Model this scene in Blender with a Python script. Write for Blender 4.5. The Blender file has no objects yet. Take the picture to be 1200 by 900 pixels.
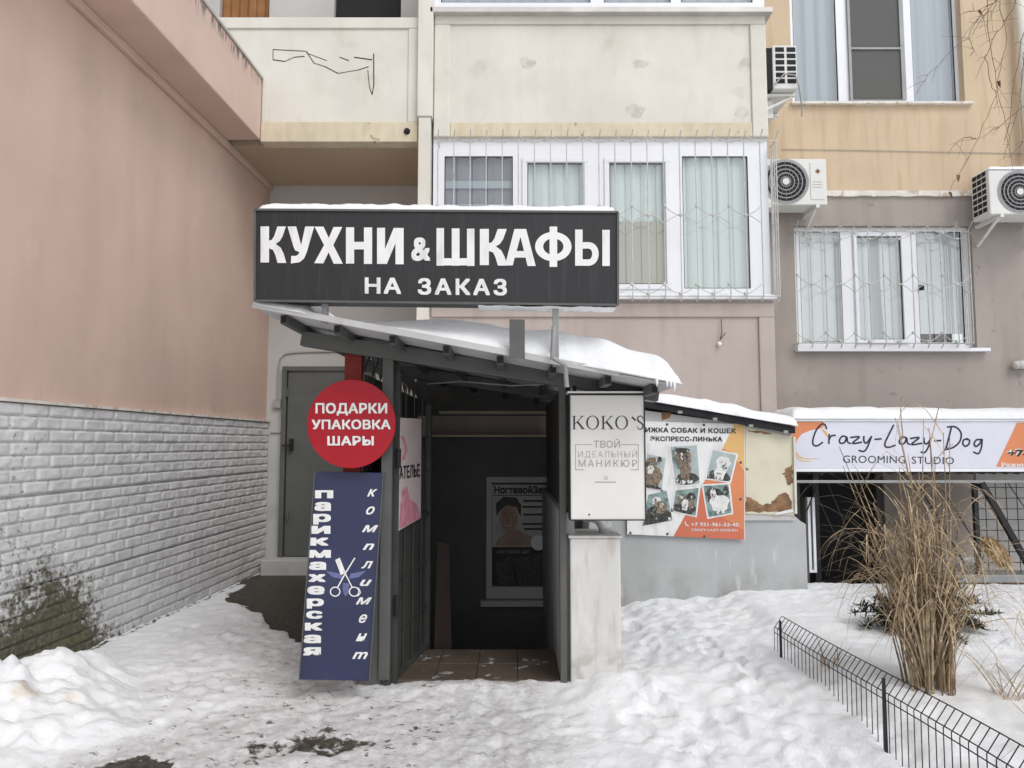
import bpy, bmesh, math, random
import numpy as np
from mathutils import Vector

random.seed(7)
R = math.radians
S = bpy.context.scene
COL = S.collection

# ------------------------------------------------------------------ camera, sky, sun, exposure
F = 867.0
PITCH = math.atan(70 / F)
CAM = Vector((0, 0, 1.5))
cd = bpy.data.cameras.new('camera'); cd.sensor_width = 36; cd.lens = F / 1200 * 36
cd.clip_start = 0.05; cd.clip_end = 500
cam = bpy.data.objects.new('camera', cd); COL.objects.link(cam)
cam.location = CAM; cam.rotation_euler = (R(90) + PITCH, 0, 0)
S.camera = cam

SUN_EL, SUN_AZ = 48, 148          # soft light through cloud, from behind the camera
w = bpy.data.worlds.new('World'); S.world = w; w.use_nodes = True
nt = w.node_tree
bg = nt.nodes['Background']
sky = nt.nodes.new('ShaderNodeTexSky'); sky.sky_type = 'NISHITA'; sky.sun_disc = False
sky.sun_elevation = R(SUN_EL); sky.sun_rotation = R(SUN_AZ)
sky.air_density = 1.0; sky.dust_density = 1.5; sky.ozone_density = 1.0
hs = nt.nodes.new('ShaderNodeHueSaturation'); hs.inputs['Saturation'].default_value = 0.26
nt.links.new(sky.outputs[0], hs.inputs['Color']); nt.links.new(hs.outputs[0], bg.inputs[0])
bg.inputs[1].default_value = 0.15
sd = bpy.data.lights.new('sun', 'SUN'); sd.energy = 0.9; sd.angle = R(30); sd.color = (1, .985, .965)
sun = bpy.data.objects.new('sun', sd); COL.objects.link(sun)
el, az = R(SUN_EL), R(SUN_AZ)
to_sun = Vector((math.sin(az) * math.cos(el), math.cos(az) * math.cos(el), math.sin(el)))
sun.rotation_euler = to_sun.to_track_quat('Z', 'Y').to_euler()
S.view_settings.view_transform = 'Standard'; S.view_settings.look = 'None'
S.view_settings.gamma = 1; S.view_settings.use_curve_mapping = False
S.view_settings.exposure = 0.27

# ------------------------------------------------------------------ helpers
cp, sp = math.cos(PITCH), math.sin(PITCH)
def ray(u, v):
    dx, dy = (u - 600) / F, (450 - v) / F
    return Vector((dx, cp - dy * sp, sp + dy * cp))
def at(u, v, Y):                       # point seen at photo pixel (u, v) on the vertical plane y = Y
    r = ray(u, v); return CAM + r * (Y / r.y)
def ground_at(u, v, z):
    r = ray(u, v); return CAM + r * ((z - CAM.z) / r.z)
class Plane:
    def __init__(s, p, n): s.p = Vector(p); s.n = Vector(n).normalized()
    def hit(s, u, v, off=0.0):
        r = ray(u, v); p = s.p + s.n * off
        return CAM + r * ((p - CAM).dot(s.n) / r.dot(s.n))
def PY(Y): return Plane((0, Y, 0), (0, -1, 0))

ORIG = {}
class MB:
    def __init__(s): s.v = []; s.f = []
    def add(s, vs, fs):
        b = len(s.v); s.v += [tuple(q) for q in vs]; s.f += [tuple(b + i for i in f) for f in fs]
        return s
    def box(s, x0, x1, y0, y1, z0, z1):
        if x0 > x1: x0, x1 = x1, x0
        if z0 > z1: z0, z1 = z1, z0
        return s.add([(x0,y0,z0),(x1,y0,z0),(x1,y1,z0),(x0,y1,z0),(x0,y0,z1),(x1,y0,z1),(x1,y1,z1),(x0,y1,z1)],
              [(0,3,2,1),(4,5,6,7),(0,1,5,4),(1,2,6,5),(2,3,7,6),(3,0,4,7)])
    def pbox(s, u0, v0, u1, v1, Y, d):     # box whose front face on y=Y spans the given photo rectangle
        a, b = at(u0, v0, Y), at(u1, v1, Y)
        return s.box(a.x, b.x, Y, Y + d, b.z, a.z)
    def prism(s, pts, vec):
        n = len(pts); vec = Vector(vec)
        vs = [Vector(p) for p in pts] + [Vector(p) + vec for p in pts]
        fs = [tuple(range(n)), tuple(range(2*n-1, n-1, -1))] + [(i, i+n, (i+1) % n + n, (i+1) % n) for i in range(n)]
        return s.add(vs, fs)
    def bar(s, p, q, w, h, up=(0,0,1)):
        p, q = Vector(p), Vector(q); d = (q - p).normalized(); up = Vector(up)
        if abs(d.dot(up)) > .98: up = Vector((0,1,0))
        a = d.cross(up).normalized() * w / 2; b = a.cross(d).normalized() * h / 2
        return s.prism([p-a-b, p+a-b, p+a+b, p-a+b], q - p)
    def tube(s, pts, r, n=6, r1=None):
        pts = [Vector(p) for p in pts]; m = len(pts); b0 = len(s.v)
        ref = Vector((.31, .17, .93)); 
        for i, p in enumerate(pts):
            d = (pts[min(i+1, m-1)] - pts[max(i-1, 0)]).normalized()
            rf = ref if abs(d.dot(ref)) < .9 else Vector((1, 0, 0))
            a = d.cross(rf).normalized(); c = d.cross(a)
            rr = r if r1 is None else r + (r1 - r) * i / (m - 1)
            for k in range(n):
                t = 2 * math.pi * k / n
                s.v.append(tuple(p + (a * math.cos(t) + c * math.sin(t)) * rr))
        for i in range(m-1):
            for k in range(n):
                s.f.append((b0+i*n+k, b0+i*n+(k+1)%n, b0+(i+1)*n+(k+1)%n, b0+(i+1)*n+k))
        s.f.append(tuple(b0+k for k in range(n-1, -1, -1))); s.f.append(tuple(b0+(m-1)*n+k for k in range(n)))
        return s
    def ball(s, c, r, n=6):
        b0 = len(s.v); c = Vector(c)
        s.v.append(tuple(c + Vector((0,0,r))))
        for i in range(1, n//2+1):
            th = math.pi * i / (n//2+1)
            for k in range(n):
                t = 2*math.pi*k/n
                s.v.append(tuple(c + Vector((math.sin(th)*math.cos(t), math.sin(th)*math.sin(t), math.cos(th)))*r))
        s.v.append(tuple(c - Vector((0,0,r)))); e = len(s.v) - 1
        for k in range(n): s.f.append((b0, b0+1+k, b0+1+(k+1)%n))
        for i in range(n//2-1):
            for k in range(n):
                s.f.append((b0+1+i*n+k, b0+1+(i+1)*n+k, b0+1+(i+1)*n+(k+1)%n, b0+1+i*n+(k+1)%n))
        o = b0+1+(n//2-1)*n
        for k in range(n): s.f.append((o+k, e, o+(k+1)%n))
        return s
    def disc(s, c, r, n=40, depth=.01, r2=None):        # upright disc facing -y
        c = Vector(c); return s.prism([c + Vector((math.cos(2*math.pi*k/n)*r, 0, math.sin(2*math.pi*k/n)*(r2 or r))) for k in range(n)], (0, depth, 0))
    def ring(s, c, r0, r1, n=32, dy=0.0, ax='y'):
        c = Vector(c); vs = []
        for k in range(n):
            t = 2*math.pi*k/n
            for r in (r0, r1):
                q = (math.cos(t)*r, dy, math.sin(t)*r) if ax == 'y' else (dy, math.cos(t)*r, math.sin(t)*r)
                vs.append(c + Vector(q))
        return s.add(vs, [(2*k, 2*k+1, (2*k+3) % (2*n), (2*k+2) % (2*n)) for k in range(n)])
    def holes(s, x0, x1, z0, z1, hs, y0, y1):      # sheet facing -y at y0 with rectangular openings whose reveals run to y1
        xs = sorted({x0, x1, *[h[0] for h in hs], *[h[1] for h in hs]})
        zs = sorted({z0, z1, *[h[2] for h in hs], *[h[3] for h in hs]})
        nx = len(xs); b0 = len(s.v)
        for z in zs:
            for x in xs: s.v.append((x, y0, z))
        for j in range(len(zs)-1):
            for i in range(nx-1):
                cx, cz = (xs[i]+xs[i+1])/2, (zs[j]+zs[j+1])/2
                if any(h[0] < cx < h[1] and h[2] < cz < h[3] for h in hs): continue
                k = b0+j*nx+i; s.f.append((k, k+1, k+nx+1, k+nx))
        for h in list(hs) + [(x0, x1, z0, z1)]:
            a = [(h[0],y0,h[2]),(h[1],y0,h[2]),(h[1],y0,h[3]),(h[0],y0,h[3])]
            bq = [(q[0],y1,q[2]) for q in a]
            s.add(a+bq, [(i, (i+1)%4, (i+1)%4+4, i+4) for i in range(4)])
        return s
    def poly(s, pts, pl, off=0.0):
        return s.add([pl.hit(u, v, off) for u, v in pts], [tuple(range(len(pts)))])
    def ribbon(s, pts, wd, pl, off, smooth=True, w1=None):      # stroke of pixel width wd lying on plane pl
        P = [Vector((a, b)) for a, b in pts]
        if smooth and len(P) > 2:
            Q = []
            for i in range(len(P)-1):
                p0, p1, p2, p3 = P[max(i-1,0)], P[i], P[i+1], P[min(i+2,len(P)-1)]
                for k in range(5):
                    t = k/5
                    Q.append(.5*((2*p1)+(p2-p0)*t+(2*p0-5*p1+4*p2-p3)*t*t+(3*p1-p0-3*p2+p3)*t**3))
            Q.append(P[-1]); P = Q
        n = len(P); vs = []
        for i, p in enumerate(P):
            d = (P[min(i+1,n-1)] - P[max(i-1,0)]); d = d.normalized() if d.length else Vector((1,0))
            ww = wd if w1 is None else wd + (w1-wd)*abs(2*i/(n-1)-1)
            nn = Vector((-d.y, d.x))*ww/2
            e = d*ww*.35 if i in (0, n-1) else d*0
            if i == 0: e = -e
            vs += [p+nn+e, p-nn+e]
        return s.add([pl.hit(q.x, q.y, off) for q in vs], [(2*i, 2*i+1, 2*i+3, 2*i+2) for i in range(n-1)])
    def build(s, name, mat, parent=None, bevel=0, smooth=False):
        if not s.v: s.v = [(0,0,0)]
        A = np.array(s.v, dtype=np.float64)
        if parent is None:
            o0 = Vector(((A[:,0].min()+A[:,0].max())/2, (A[:,1].min()+A[:,1].max())/2, A[:,2].min()))
        else: o0 = ORIG[parent.name]
        A -= np.array(o0)
        me = bpy.data.meshes.new(name); me.from_pydata(A.tolist(), [], s.f); me.update()
        if smooth:
            for p in me.polygons: p.use_smooth = True
        me.materials.append(mat)
        o = bpy.data.objects.new(name, me); COL.objects.link(o)
        if parent is None: o.location = o0
        else: o.parent = parent
        ORIG[o.name] = o0
        if bevel:
            b = o.modifiers.new('bevel', 'BEVEL'); b.width = bevel; b.segments = 2; b.limit_method = 'ANGLE'; b.angle_limit = R(50)
        return o

def tag(o, label, cat=None, group=None, kind=None):
    o['label'] = label
    if cat: o['category'] = cat
    if group: o['group'] = group
    if kind: o['kind'] = kind
    return o
def thing(name, label, cat, loc, group=None):
    o = bpy.data.objects.new(name, None); o.empty_display_size = .2; COL.objects.link(o); o.location = loc
    ORIG[o.name] = Vector(loc); return tag(o, label, cat, group)

def glyphs(body, bold=0.0, spacing=1.0, shear=0.0, res=3):
    c = bpy.data.curves.new('lettering', 'FONT'); c.body = body; c.size = 1; c.offset = bold
    c.space_character = spacing; c.shear = shear; c.resolution_u = res; c.fill_mode = 'FRONT'
    o = bpy.data.objects.new('lettering', c); COL.objects.link(o)
    dg = bpy.context.evaluated_depsgraph_get(); dg.update()
    me = bpy.data.meshes.new_from_object(o.evaluated_get(dg))
    vs = [tuple(q.co) for q in me.vertices]; fs = [tuple(p.vertices) for p in me.polygons]
    bpy.data.objects.remove(o); bpy.data.curves.remove(c); bpy.data.meshes.remove(me)
    return vs, fs
def text(mb, body, u0, v0, u1, v1, pl, off=.002, bold=0.0, spacing=1.0, shear=0.0, href=.728, dv=0.0, du=0.0):
    """letters filling the photo box; v0 = cap (or x) height line, v1 = baseline; dv / du slant the line"""
    vs, fs = glyphs(body, min(bold, 0), spacing, shear)
    B_ = max(bold, 0); xs = [q[0] for q in vs]; a, b = min(xs)-B_, max(xs)+B_
    sh = [(0, 0)] if not B_ else ([(i*B_, j*B_) for i in (-1, 1) for j in (-1, 1)] if B_ < .04 else [(i*B_, j*B_) for i in (-1, 0, 1) for j in (-1, 0, 1)])
    for k, (ex, ey) in enumerate(sh):                # a heavier weight: the same letter laid a few times, each layer of film .4 mm up
        for i, f in enumerate(fs):                   # strokes that overlap inside a letter keep a hair's breadth apart
            out = []
            for q in f:
                x, y = vs[q][0], vs[q][1]
                s_ = (x + ex - a) / (b - a); t_ = (y + ey + B_) / (href + 2*B_)
                out.append(pl.hit(u0 + (u1-u0)*s_ + du*t_, v1 + (v0-v1)*t_ + dv*s_, off + .0004*k + .00003*(i % 13)))
            mb.add(out, [tuple(range(len(f)))])

# ------------------------------------------------------------------ numpy noise
_rng = np.random.RandomState(3); _T = _rng.rand(512, 512)
def vnoise(x, y, sd=0):
    x = np.asarray(x, float) + 37.7*sd + 500; y = np.asarray(y, float) + 91.3*sd + 500
    ix, iy = np.floor(x).astype(int), np.floor(y).astype(int); fx, fy = x-ix, y-iy
    fx = fx*fx*(3-2*fx); fy = fy*fy*(3-2*fy)
    g = lambda i, j: _T[i % 512, j % 512]
    return (g(ix,iy)*(1-fx)+g(ix+1,iy)*fx)*(1-fy)+(g(ix,iy+1)*(1-fx)+g(ix+1,iy+1)*fx)*fy
def fbm(x, y, octv=4, sd=0):
    r = 0; a = .5; t = 0
    for i in range(octv):
        r = r + a*vnoise(np.asarray(x)*2**i, np.asarray(y)*2**i, sd+i); t += a; a *= .5
    return r/t
def sstep(a, b, x):
    t = np.clip((np.asarray(x, float)-a)/(b-a), 0, 1); return t*t*(3-2*t)

# ------------------------------------------------------------------ materials
def nodes(name):
    m = bpy.data.materials.new(name); m.use_nodes = True
    n = m.node_tree.nodes; l = m.node_tree.links
    return m, n, l, n['Principled BSDF']
def tex_noise(n, l, scale, detail=4, mapping=None, rough=.55):
    g = n.new('ShaderNodeNewGeometry'); t = n.new('ShaderNodeTexNoise')
    t.inputs['Scale'].default_value = scale; t.inputs['Detail'].default_value = detail; t.inputs['Roughness'].default_value = rough
    if mapping:
        mp = n.new('ShaderNodeMapping'); mp.inputs['Scale'].default_value = mapping
        l.new(g.outputs['Position'], mp.inputs['Vector']); l.new(mp.outputs[0], t.inputs['Vector'])
    else: l.new(g.outputs['Position'], t.inputs['Vector'])
    return t.outputs['Fac']
def ramp(n, l, src, a, b):
    r = n.new('ShaderNodeMapRange'); r.interpolation_type = 'SMOOTHSTEP'
    r.inputs['From Min'].default_value = a; r.inputs['From Max'].default_value = b
    l.new(src, r.inputs['Value']); return r.outputs[0]
def mixc(n, l, fac, a, b):
    x = n.new('ShaderNodeMix'); x.data_type = 'RGBA'
    if isinstance(fac, float): x.inputs[0].default_value = fac
    else: l.new(fac, x.inputs[0])
    for k, q in ((6, a), (7, b)):
        if isinstance(q, tuple): x.inputs[k].default_value = (*q[:3], 1)
        else: l.new(q, x.inputs[k])
    return x.outputs[2]
def mul(n, l, a, b):
    x = n.new('ShaderNodeMath'); x.operation = 'MULTIPLY'
    for k, q in ((0, a), (1, b)):
        if isinstance(q, (int, float)): x.inputs[k].default_value = q
        else: l.new(q, x.inputs[k])
    return x.outputs[0]
def zmask(n, l, z0, z1, axis='Z'):
    g = n.new('ShaderNodeNewGeometry'); s = n.new('ShaderNodeSeparateXYZ'); l.new(g.outputs['Position'], s.inputs[0])
    return ramp(n, l, s.outputs[axis], z0, z1)
def mat(name, col, rough=.8, var=.12, scale=2.5, bump=.1, bscale=60, metal=0.0, stains=(), spec=.3):
    """stains: (colour, noise scale, lo, hi, strength, mapping, (z0, z1) or None)"""
    m, n, l, P = nodes(name)
    c0 = tuple(q*(1-var) for q in col); c1 = tuple(min(1, q*(1+var)) for q in col)
    c = mixc(n, l, ramp(n, l, tex_noise(n, l, scale, 5), .3, .7), c0, c1)
    for sc, ss, lo, hi, st, mp, zr in stains:
        f = mul(n, l, ramp(n, l, tex_noise(n, l, ss, 6, mp), lo, hi), st)
        if zr: f = mul(n, l, f, zmask(n, l, *zr))
        c = mixc(n, l, f, c, sc)
    l.new(c, P.inputs['Base Color']); P.inputs['Roughness'].default_value = rough; P.inputs['Metallic'].default_value = metal
    P.inputs['Specular IOR Level'].default_value = spec
    if bump:
        b = n.new('ShaderNodeBump'); b.inputs['Strength'].default_value = bump; b.inputs['Distance'].default_value = .01
        l.new(tex_noise(n, l, bscale, 5), b.inputs['Height']); l.new(b.outputs[0], P.inputs['Normal'])
    return m

M = {}
STREAK = (7, 7, .7)
M['pink'] = mat('pink_plaster', (.63, .46, .385), .9, .05, 1.2, .12, 90, stains=[((.50,.40,.32), 1.1, .5, .75, .35, None, None), ((.47,.335,.285), 2.2, .45, .75, .35, (1,1,.2), None), ((.66,.52,.46), 3.5, .6, .75, .35, None, None), ((.35,.27,.22), 6, .5, .75, .5, (2,2,.5), (1.98, 1.7))])
M['pink_parapet'] = mat('pink_parapet_plaster', (.64, .48, .41), .9, .05, 2, .12, 90,
    stains=[((.05,.05,.045), 9, .42, .66, .95, (3,3,.6), (5.12, 5.34)), ((.75,.7,.66), 5, .62, .7, .7, (3,3,.4), (5.0, 5.3))])
M['cream'] = mat('cream_plaster', (.68, .655, .59), .9, .06, 1.5, .15, 70,
    stains=[((.54,.47,.33), 4, .45, .8, .22, (2,2,.5), None), ((.42,.38,.30), 2.2, .6, .72, .3, None, None)])
M['cream_low'] = mat('yellowed_plaster', (.64, .57, .43), .9, .08, 2, .2, 60,
    stains=[((.50,.40,.24), 5, .4, .75, .45, (2,2,.5), None), ((.70,.66,.54), 7, .5, .7, .4, (2.5,2.5,.5), None), ((.1,.09,.07), 5, .68, .74, .7, None, None)])
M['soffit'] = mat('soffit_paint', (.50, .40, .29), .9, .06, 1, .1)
M['recess'] = mat('grey_white_plaster', (.52, .51, .49), .9, .06, 1.5, .15, 50, stains=[((.3,.29,.27), 2, .55, .75, .4, None, None)])
M['ochre'] = mat('ochre_plaster', (.60, .47, .33), .9, .05, 1.3, .12, 80,
    stains=[((.47,.345,.215), 4, .45, .7, .5, (2.5,2.5,.25), None), ((.64,.53,.39), 3, .6, .75, .4, (4,4,.4), None)])
M['mauve'] = mat('mauve_plaster', (.365, .32, .29), .9, .05, 1.4, .12, 80, stains=[((.29,.25,.225), 3, .45, .72, .5, (2,2,.25), None), ((.44,.39,.36), 2, .58, .72, .5, None, None), ((.2,.18,.16), 7, .64, .72, .5, None, None)])
M['mauve_bay'] = mat('mauve_bay_plaster', (.45, .385, .35), .9, .05, 1.4, .12, 80, stains=[((.36,.30,.27), 3, .45, .72, .5, (2,2,.3), None), ((.28,.17,.12), 4, .68, .76, .6, None, None)])
M['ledge'] = mat('flaking_ledge', (.72, .68, .62), .9, .1, 8, .4, 30, stains=[((.5,.4,.3), 9, .55, .62, .8, None, None)])
M['pvc'] = mat('white_pvc', (.80, .81, .84), .35, .02, 1, 0, spec=.5)
M['grilles'] = mat('white_painted_bar', (.52, .52, .50), .5, .1, 12, 0, stains=[((.35,.28,.2), 14, .62, .7, .6, None, None)])
M['ac'] = mat('ac_shell', (.70, .70, .67), .5, .04, 2, 0, stains=[((.45,.42,.36), 5, .55, .75, .4, (2,2,.5), None)])
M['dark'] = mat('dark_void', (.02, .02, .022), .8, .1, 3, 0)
M['tin'] = mat('tin_flashing', (.55, .53, .5), .5, .1, 4, .05, metal=.4)
M['wood'] = mat('brown_wood_door', (.28, .13, .045), .6, .2, 6, .1)
M['steel'] = mat('grey_paint_steel', (.10, .103, .098), .55, .1, 5, .05, stains=[((.13,.08,.05), 9, .62, .7, .5, None, None)])
M['roofsheet'] = mat('zinc_roof_sheet', (.50, .50, .495), .5, .08, 3, .05, metal=.2, stains=[((.33,.3,.27), 3, .55, .7, .5, None, None)])
M['gate'] = mat('shaded_gate_paint', (.05, .052, .048), .6, .15, 5, .08)  # shade on the gate leaf is put into this colour, darker than the steel
M['galv'] = mat('galvanised_sheet', (.30, .305, .305), .5, .1, 3, .05, metal=.3, stains=[((.22,.2,.18), 3, .55, .7, .5, None, None)])
M['redpost'] = mat('red_brown_paint', (.22, .025, .018), .6, .15, 5, .1)
M['door'] = mat('grey_door_paint', (.115, .12, .112), .5, .08, 3, .05)
M['innerwall'] = mat('dark_grey_paint', (.095, .096, .097), .6, .08, 3, .1)
M['redsign'] = mat('red_film', (.36, .005, .016), .4, .06, 3, .03, 8, spec=.35, stains=[((.30,.05,.05), 5, .55, .75, .35, None, None)])
M['bluesign'] = mat('blue_film', (.026, .031, .082), .42, .08, 3, .04, 6, spec=.4, stains=[((.045,.05,.115), 3, .55, .75, .5, None, None)])
M['blacksign'] = mat('black_film', (.020, .020, .022), .45, .12, 3, .03, 5, spec=.4, stains=[((.05,.05,.05), 9, .5, .75, .45, (5,1,.3), None)])
M['white'] = mat('white_film', (.78, .78, .77), .45, .04, 5, 0, stains=[((.52,.51,.49), 8, .5, .72, .5, (2,1,.5), None)])
M['whitebox'] = mat('white_lightbox_film', (.74, .73, .69), .4, .04, 2, 0, stains=[((.5,.45,.36), 3, .6, .75, .5, (2,1,.7), None)])
M['ink'] = mat('black_ink', (.03, .03, .03), .5, .05, 3, 0)
M['inkblue'] = mat('navy_ink', (.025, .03, .045), .5, .05, 3, 0)
M['greyink'] = mat('grey_ink', (.36, .35, .32), .5, .1, 40, 0)
M['paleink'] = mat('pale_worn_ink', (.45, .44, .42), .5, .25, 60, 0)
M['lilac'] = mat('lilac_white_film', (.66, .66, .74), .35, .03, 2, 0)
M['orange'] = mat('orange_film', (.66, .24, .11), .4, .05, 3, 0)
M['amber'] = mat('amber_film', (.72, .44, .17), .4, .05, 3, 0)
M['coral'] = mat('coral_film', (.60, .17, .10), .4, .05, 3, 0)
M['pedestal'] = mat('white_painted_metal', (.64, .63, .61), .55, .06, 3, .08, 40, stains=[((.40,.37,.32), 5, .45, .72, .55, (3,3,.6), None), ((.3,.28,.24), 8, .42, .62, .6, None, (.42, .1))])
M['lowwall'] = mat('grey_painted_plaster', (.42, .43, .43), .85, .08, 2, .25, 25,
    stains=[((.2,.19,.16), 3, .4, .66, .6, (1,1,.7), (.48, .12)), ((.62,.62,.62), 4, .58, .72, .6, (3,3,.6), None)])
M['rusty'] = mat('cream_flaking_panel', (.64, .60, .47), .7, .06, 4, .1, 40)
M['rust'] = mat('bare_rust', (.24, .14, .075), .9, .35, 14, .3, 60)
M['tile'] = mat('brown_tile', (.105, .08, .062), .45, .12, 6, .05, stains=[((.6,.6,.6), 9, .6, .68, .7, None, None)])
M['foil'] = mat('foil_duct', (.66, .66, .65), .35, .1, 9, .4, 18, metal=.4)
M['plank'] = mat('dark_red_plank', (.022, .012, .01), .7, .2, 6, .1)
M['wire'] = mat('black_wire', (.022, .022, .024), .5, .1, 8, 0)
M['reed'] = mat('dry_reed', (.36, .27, .17), .85, .4, 30, 0, stains=[((.10,.065,.04), 40, .45, .6, .8, (1,1,.06), None), ((.40,.31,.20), 46, .52, .64, .8, (1,1,.05), None)])
M['reed2'] = mat('dry_reed_leaf', (.47, .37, .24), .85, .4, 22, 0, stains=[((.2,.13,.08), 18, .5, .65, .7, None, None)])
M['plume'] = mat('reed_plume', (.50, .36, .2), .95, .2, 60, 0)
M['needle'] = mat('conifer_needle', (.022, .034, .024), .8, .4, 20, 0)
M['bark'] = mat('birch_bark', (.30, .27, .24), .9, .3, 8, .3)
M['twig'] = mat('birch_twig', (.20, .13, .095), .85, .2, 12, 0)
M['leafdry'] = mat('withered_leaf', (.2, .09, .05), .8, .2, 12, 0)
M['cable'] = mat('grey_cable', (.36, .35, .33), .6, .1, 5, 0)
M['posterpink'] = mat('pale_pink_print', (.62, .52, .52), .5, .06, 5, 0)
M['pinkprint'] = mat('pink_print', (.60, .25, .32), .5, .2, 20, 0)
M['skin'] = mat('printed_skin', (.38, .26, .2), .5, .15, 12, 0)
M['photoG'] = mat('printed_green_grey', (.2, .27, .26), .5, .5, 25, 0)
M['photoD'] = mat('printed_dark_fur', (.06, .06, .055), .5, .6, 60, 0)
M['photoB'] = mat('printed_brown_fur', (.22, .17, .12), .5, .5, 60, 0)
M['photoW'] = mat('printed_white_fur', (.72, .72, .70), .5, .12, 60, 0)
M['photoS'] = mat('printed_backdrop', (.40, .46, .46), .5, .15, 8, 0)
def curtain_mat(name, col, tr=.25):
    m, n, l, P = nodes(name)
    P.inputs['Base Color'].default_value = (*col, 1); P.inputs['Roughness'].default_value = .9
    t = n.new('ShaderNodeBsdfTranslucent'); t.inputs[0].default_value = (*col, 1)
    mx = n.new('ShaderNodeMixShader'); mx.inputs[0].default_value = tr
    l.new(P.outputs[0], mx.inputs[1]); l.new(t.outputs[0], mx.inputs[2]); l.new(mx.outputs[0], n['Material Output'].inputs[0])
    return m
M['c_light'] = curtain_mat('curtain_pale_green', (.66, .72, .70), .05)
M['c_sheer'] = curtain_mat('curtain_sheer', (.72, .73, .74), .05)
M['c_blue'] = curtain_mat('curtain_blue_grey', (.40, .44, .50), .05)
M['c_dark'] = curtain_mat('curtain_dim', (.24, .25, .28), .05)
M['c_beige'] = curtain_mat('blind_beige', (.46, .44, .36), .05)
M['net'] = curtain_mat('insect_net', (.13, .13, .125), .1)
def glass_mat(name, refl, tint=(1,1,1)):
    m, n, l, P = nodes(name); n.remove(P)
    t = n.new('ShaderNodeBsdfTransparent'); t.inputs[0].default_value = (*tint, 1)
    g = n.new('ShaderNodeBsdfGlossy'); g.inputs['Roughness'].default_value = .02
    lw = n.new('ShaderNodeLayerWeight'); lw.inputs[0].default_value = .5
    pw = n.new('ShaderNodeMath'); pw.operation = 'POWER'; l.new(lw.outputs['Facing'], pw.inputs[0]); pw.inputs[1].default_value = 4
    fr = n.new('ShaderNodeMapRange'); l.new(pw.outputs[0], fr.inputs['Value']); fr.inputs['To Min'].default_value = refl; fr.inputs['To Max'].default_value = .9
    mx = n.new('ShaderNodeMixShader')
    l.new(fr.outputs[0], mx.inputs[0]); l.new(t.outputs[0], mx.inputs[1]); l.new(g.outputs[0], mx.inputs[2])
    l.new(mx.outputs[0], n['Material Output'].inputs[0]); return m
M['glass'] = glass_mat('window_glass', .15, (.93,.96,.95))

def snow_mat(name, bare=False):
    m, n, l, P = nodes(name)
    c = mixc(n, l, ramp(n, l, tex_noise(n, l, 3, 5), .3, .7), (.83,.84,.85), (.895,.90,.905))
    P.inputs['Roughness'].default_value = .65; P.inputs['Specular IOR Level'].default_value = .25
    b = n.new('ShaderNodeBump'); b.inputs['Strength'].default_value = .75; b.inputs['Distance'].default_value = .014
    l.new(tex_noise(n, l, 30, 8, None, .7), b.inputs['Height'])
    if bare:
        def attr(k):
            a = n.new('ShaderNodeAttribute'); a.attribute_name = k; return a.outputs['Fac']
        # fine break-up of the worn edge
        def broken(k, lo, hi, sc, amt):
            ad = n.new('ShaderNodeMath'); ad.operation = 'MULTIPLY_ADD'
            l.new(tex_noise(n, l, sc, 6, None, .7), ad.inputs[0]); ad.inputs[1].default_value = amt
            sub = n.new('ShaderNodeMath'); sub.operation = 'SUBTRACT'; l.new(attr(k), sub.inputs[0]); sub.inputs[1].default_value = amt/2
            l.new(sub.outputs[0], ad.inputs[2]); return ramp(n, l, ad.outputs[0], lo, hi)
        asphalt = mixc(n, l, ramp(n, l, tex_noise(n, l, 30, 6), .35, .65), (.045,.040,.033), (.10,.088,.07))
        dirty = mixc(n, l, ramp(n, l, tex_noise(n, l, 22, 6), .35, .65), (.40,.39,.375), (.66,.655,.645))
        c = mixc(n, l, mul(n, l, broken('dirty', .35, .85, 5, .9), .6), c, dirty)
        c = mixc(n, l, mul(n, l, broken('urine', .5, 1.0, 22, 1.1), .45), c, (.60,.43,.2))
        sk = mul(n, l, ramp(n, l, tex_noise(n, l, 11, 7, (1,1.8,1), .72), .575, .63), attr('speck'))
        c = mixc(n, l, mul(n, l, sk, .9), c, (.09,.083,.072))
        bf = broken('bare', .44, .60, 13, 1.15)
        c = mixc(n, l, bf, c, asphalt)
        mr = n.new('ShaderNodeMapRange'); mr.inputs['To Min'].default_value = .65; mr.inputs['To Max'].default_value = .5
        l.new(bf, mr.inputs['Value']); l.new(mr.outputs[0], P.inputs['Roughness'])
    l.new(c, P.inputs['Base Color']); l.new(b.outputs[0], P.inputs['Normal'])
    return m
M['snow'] = snow_mat('snow'); M['ground'] = snow_mat('trampled_snow', True)

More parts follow.
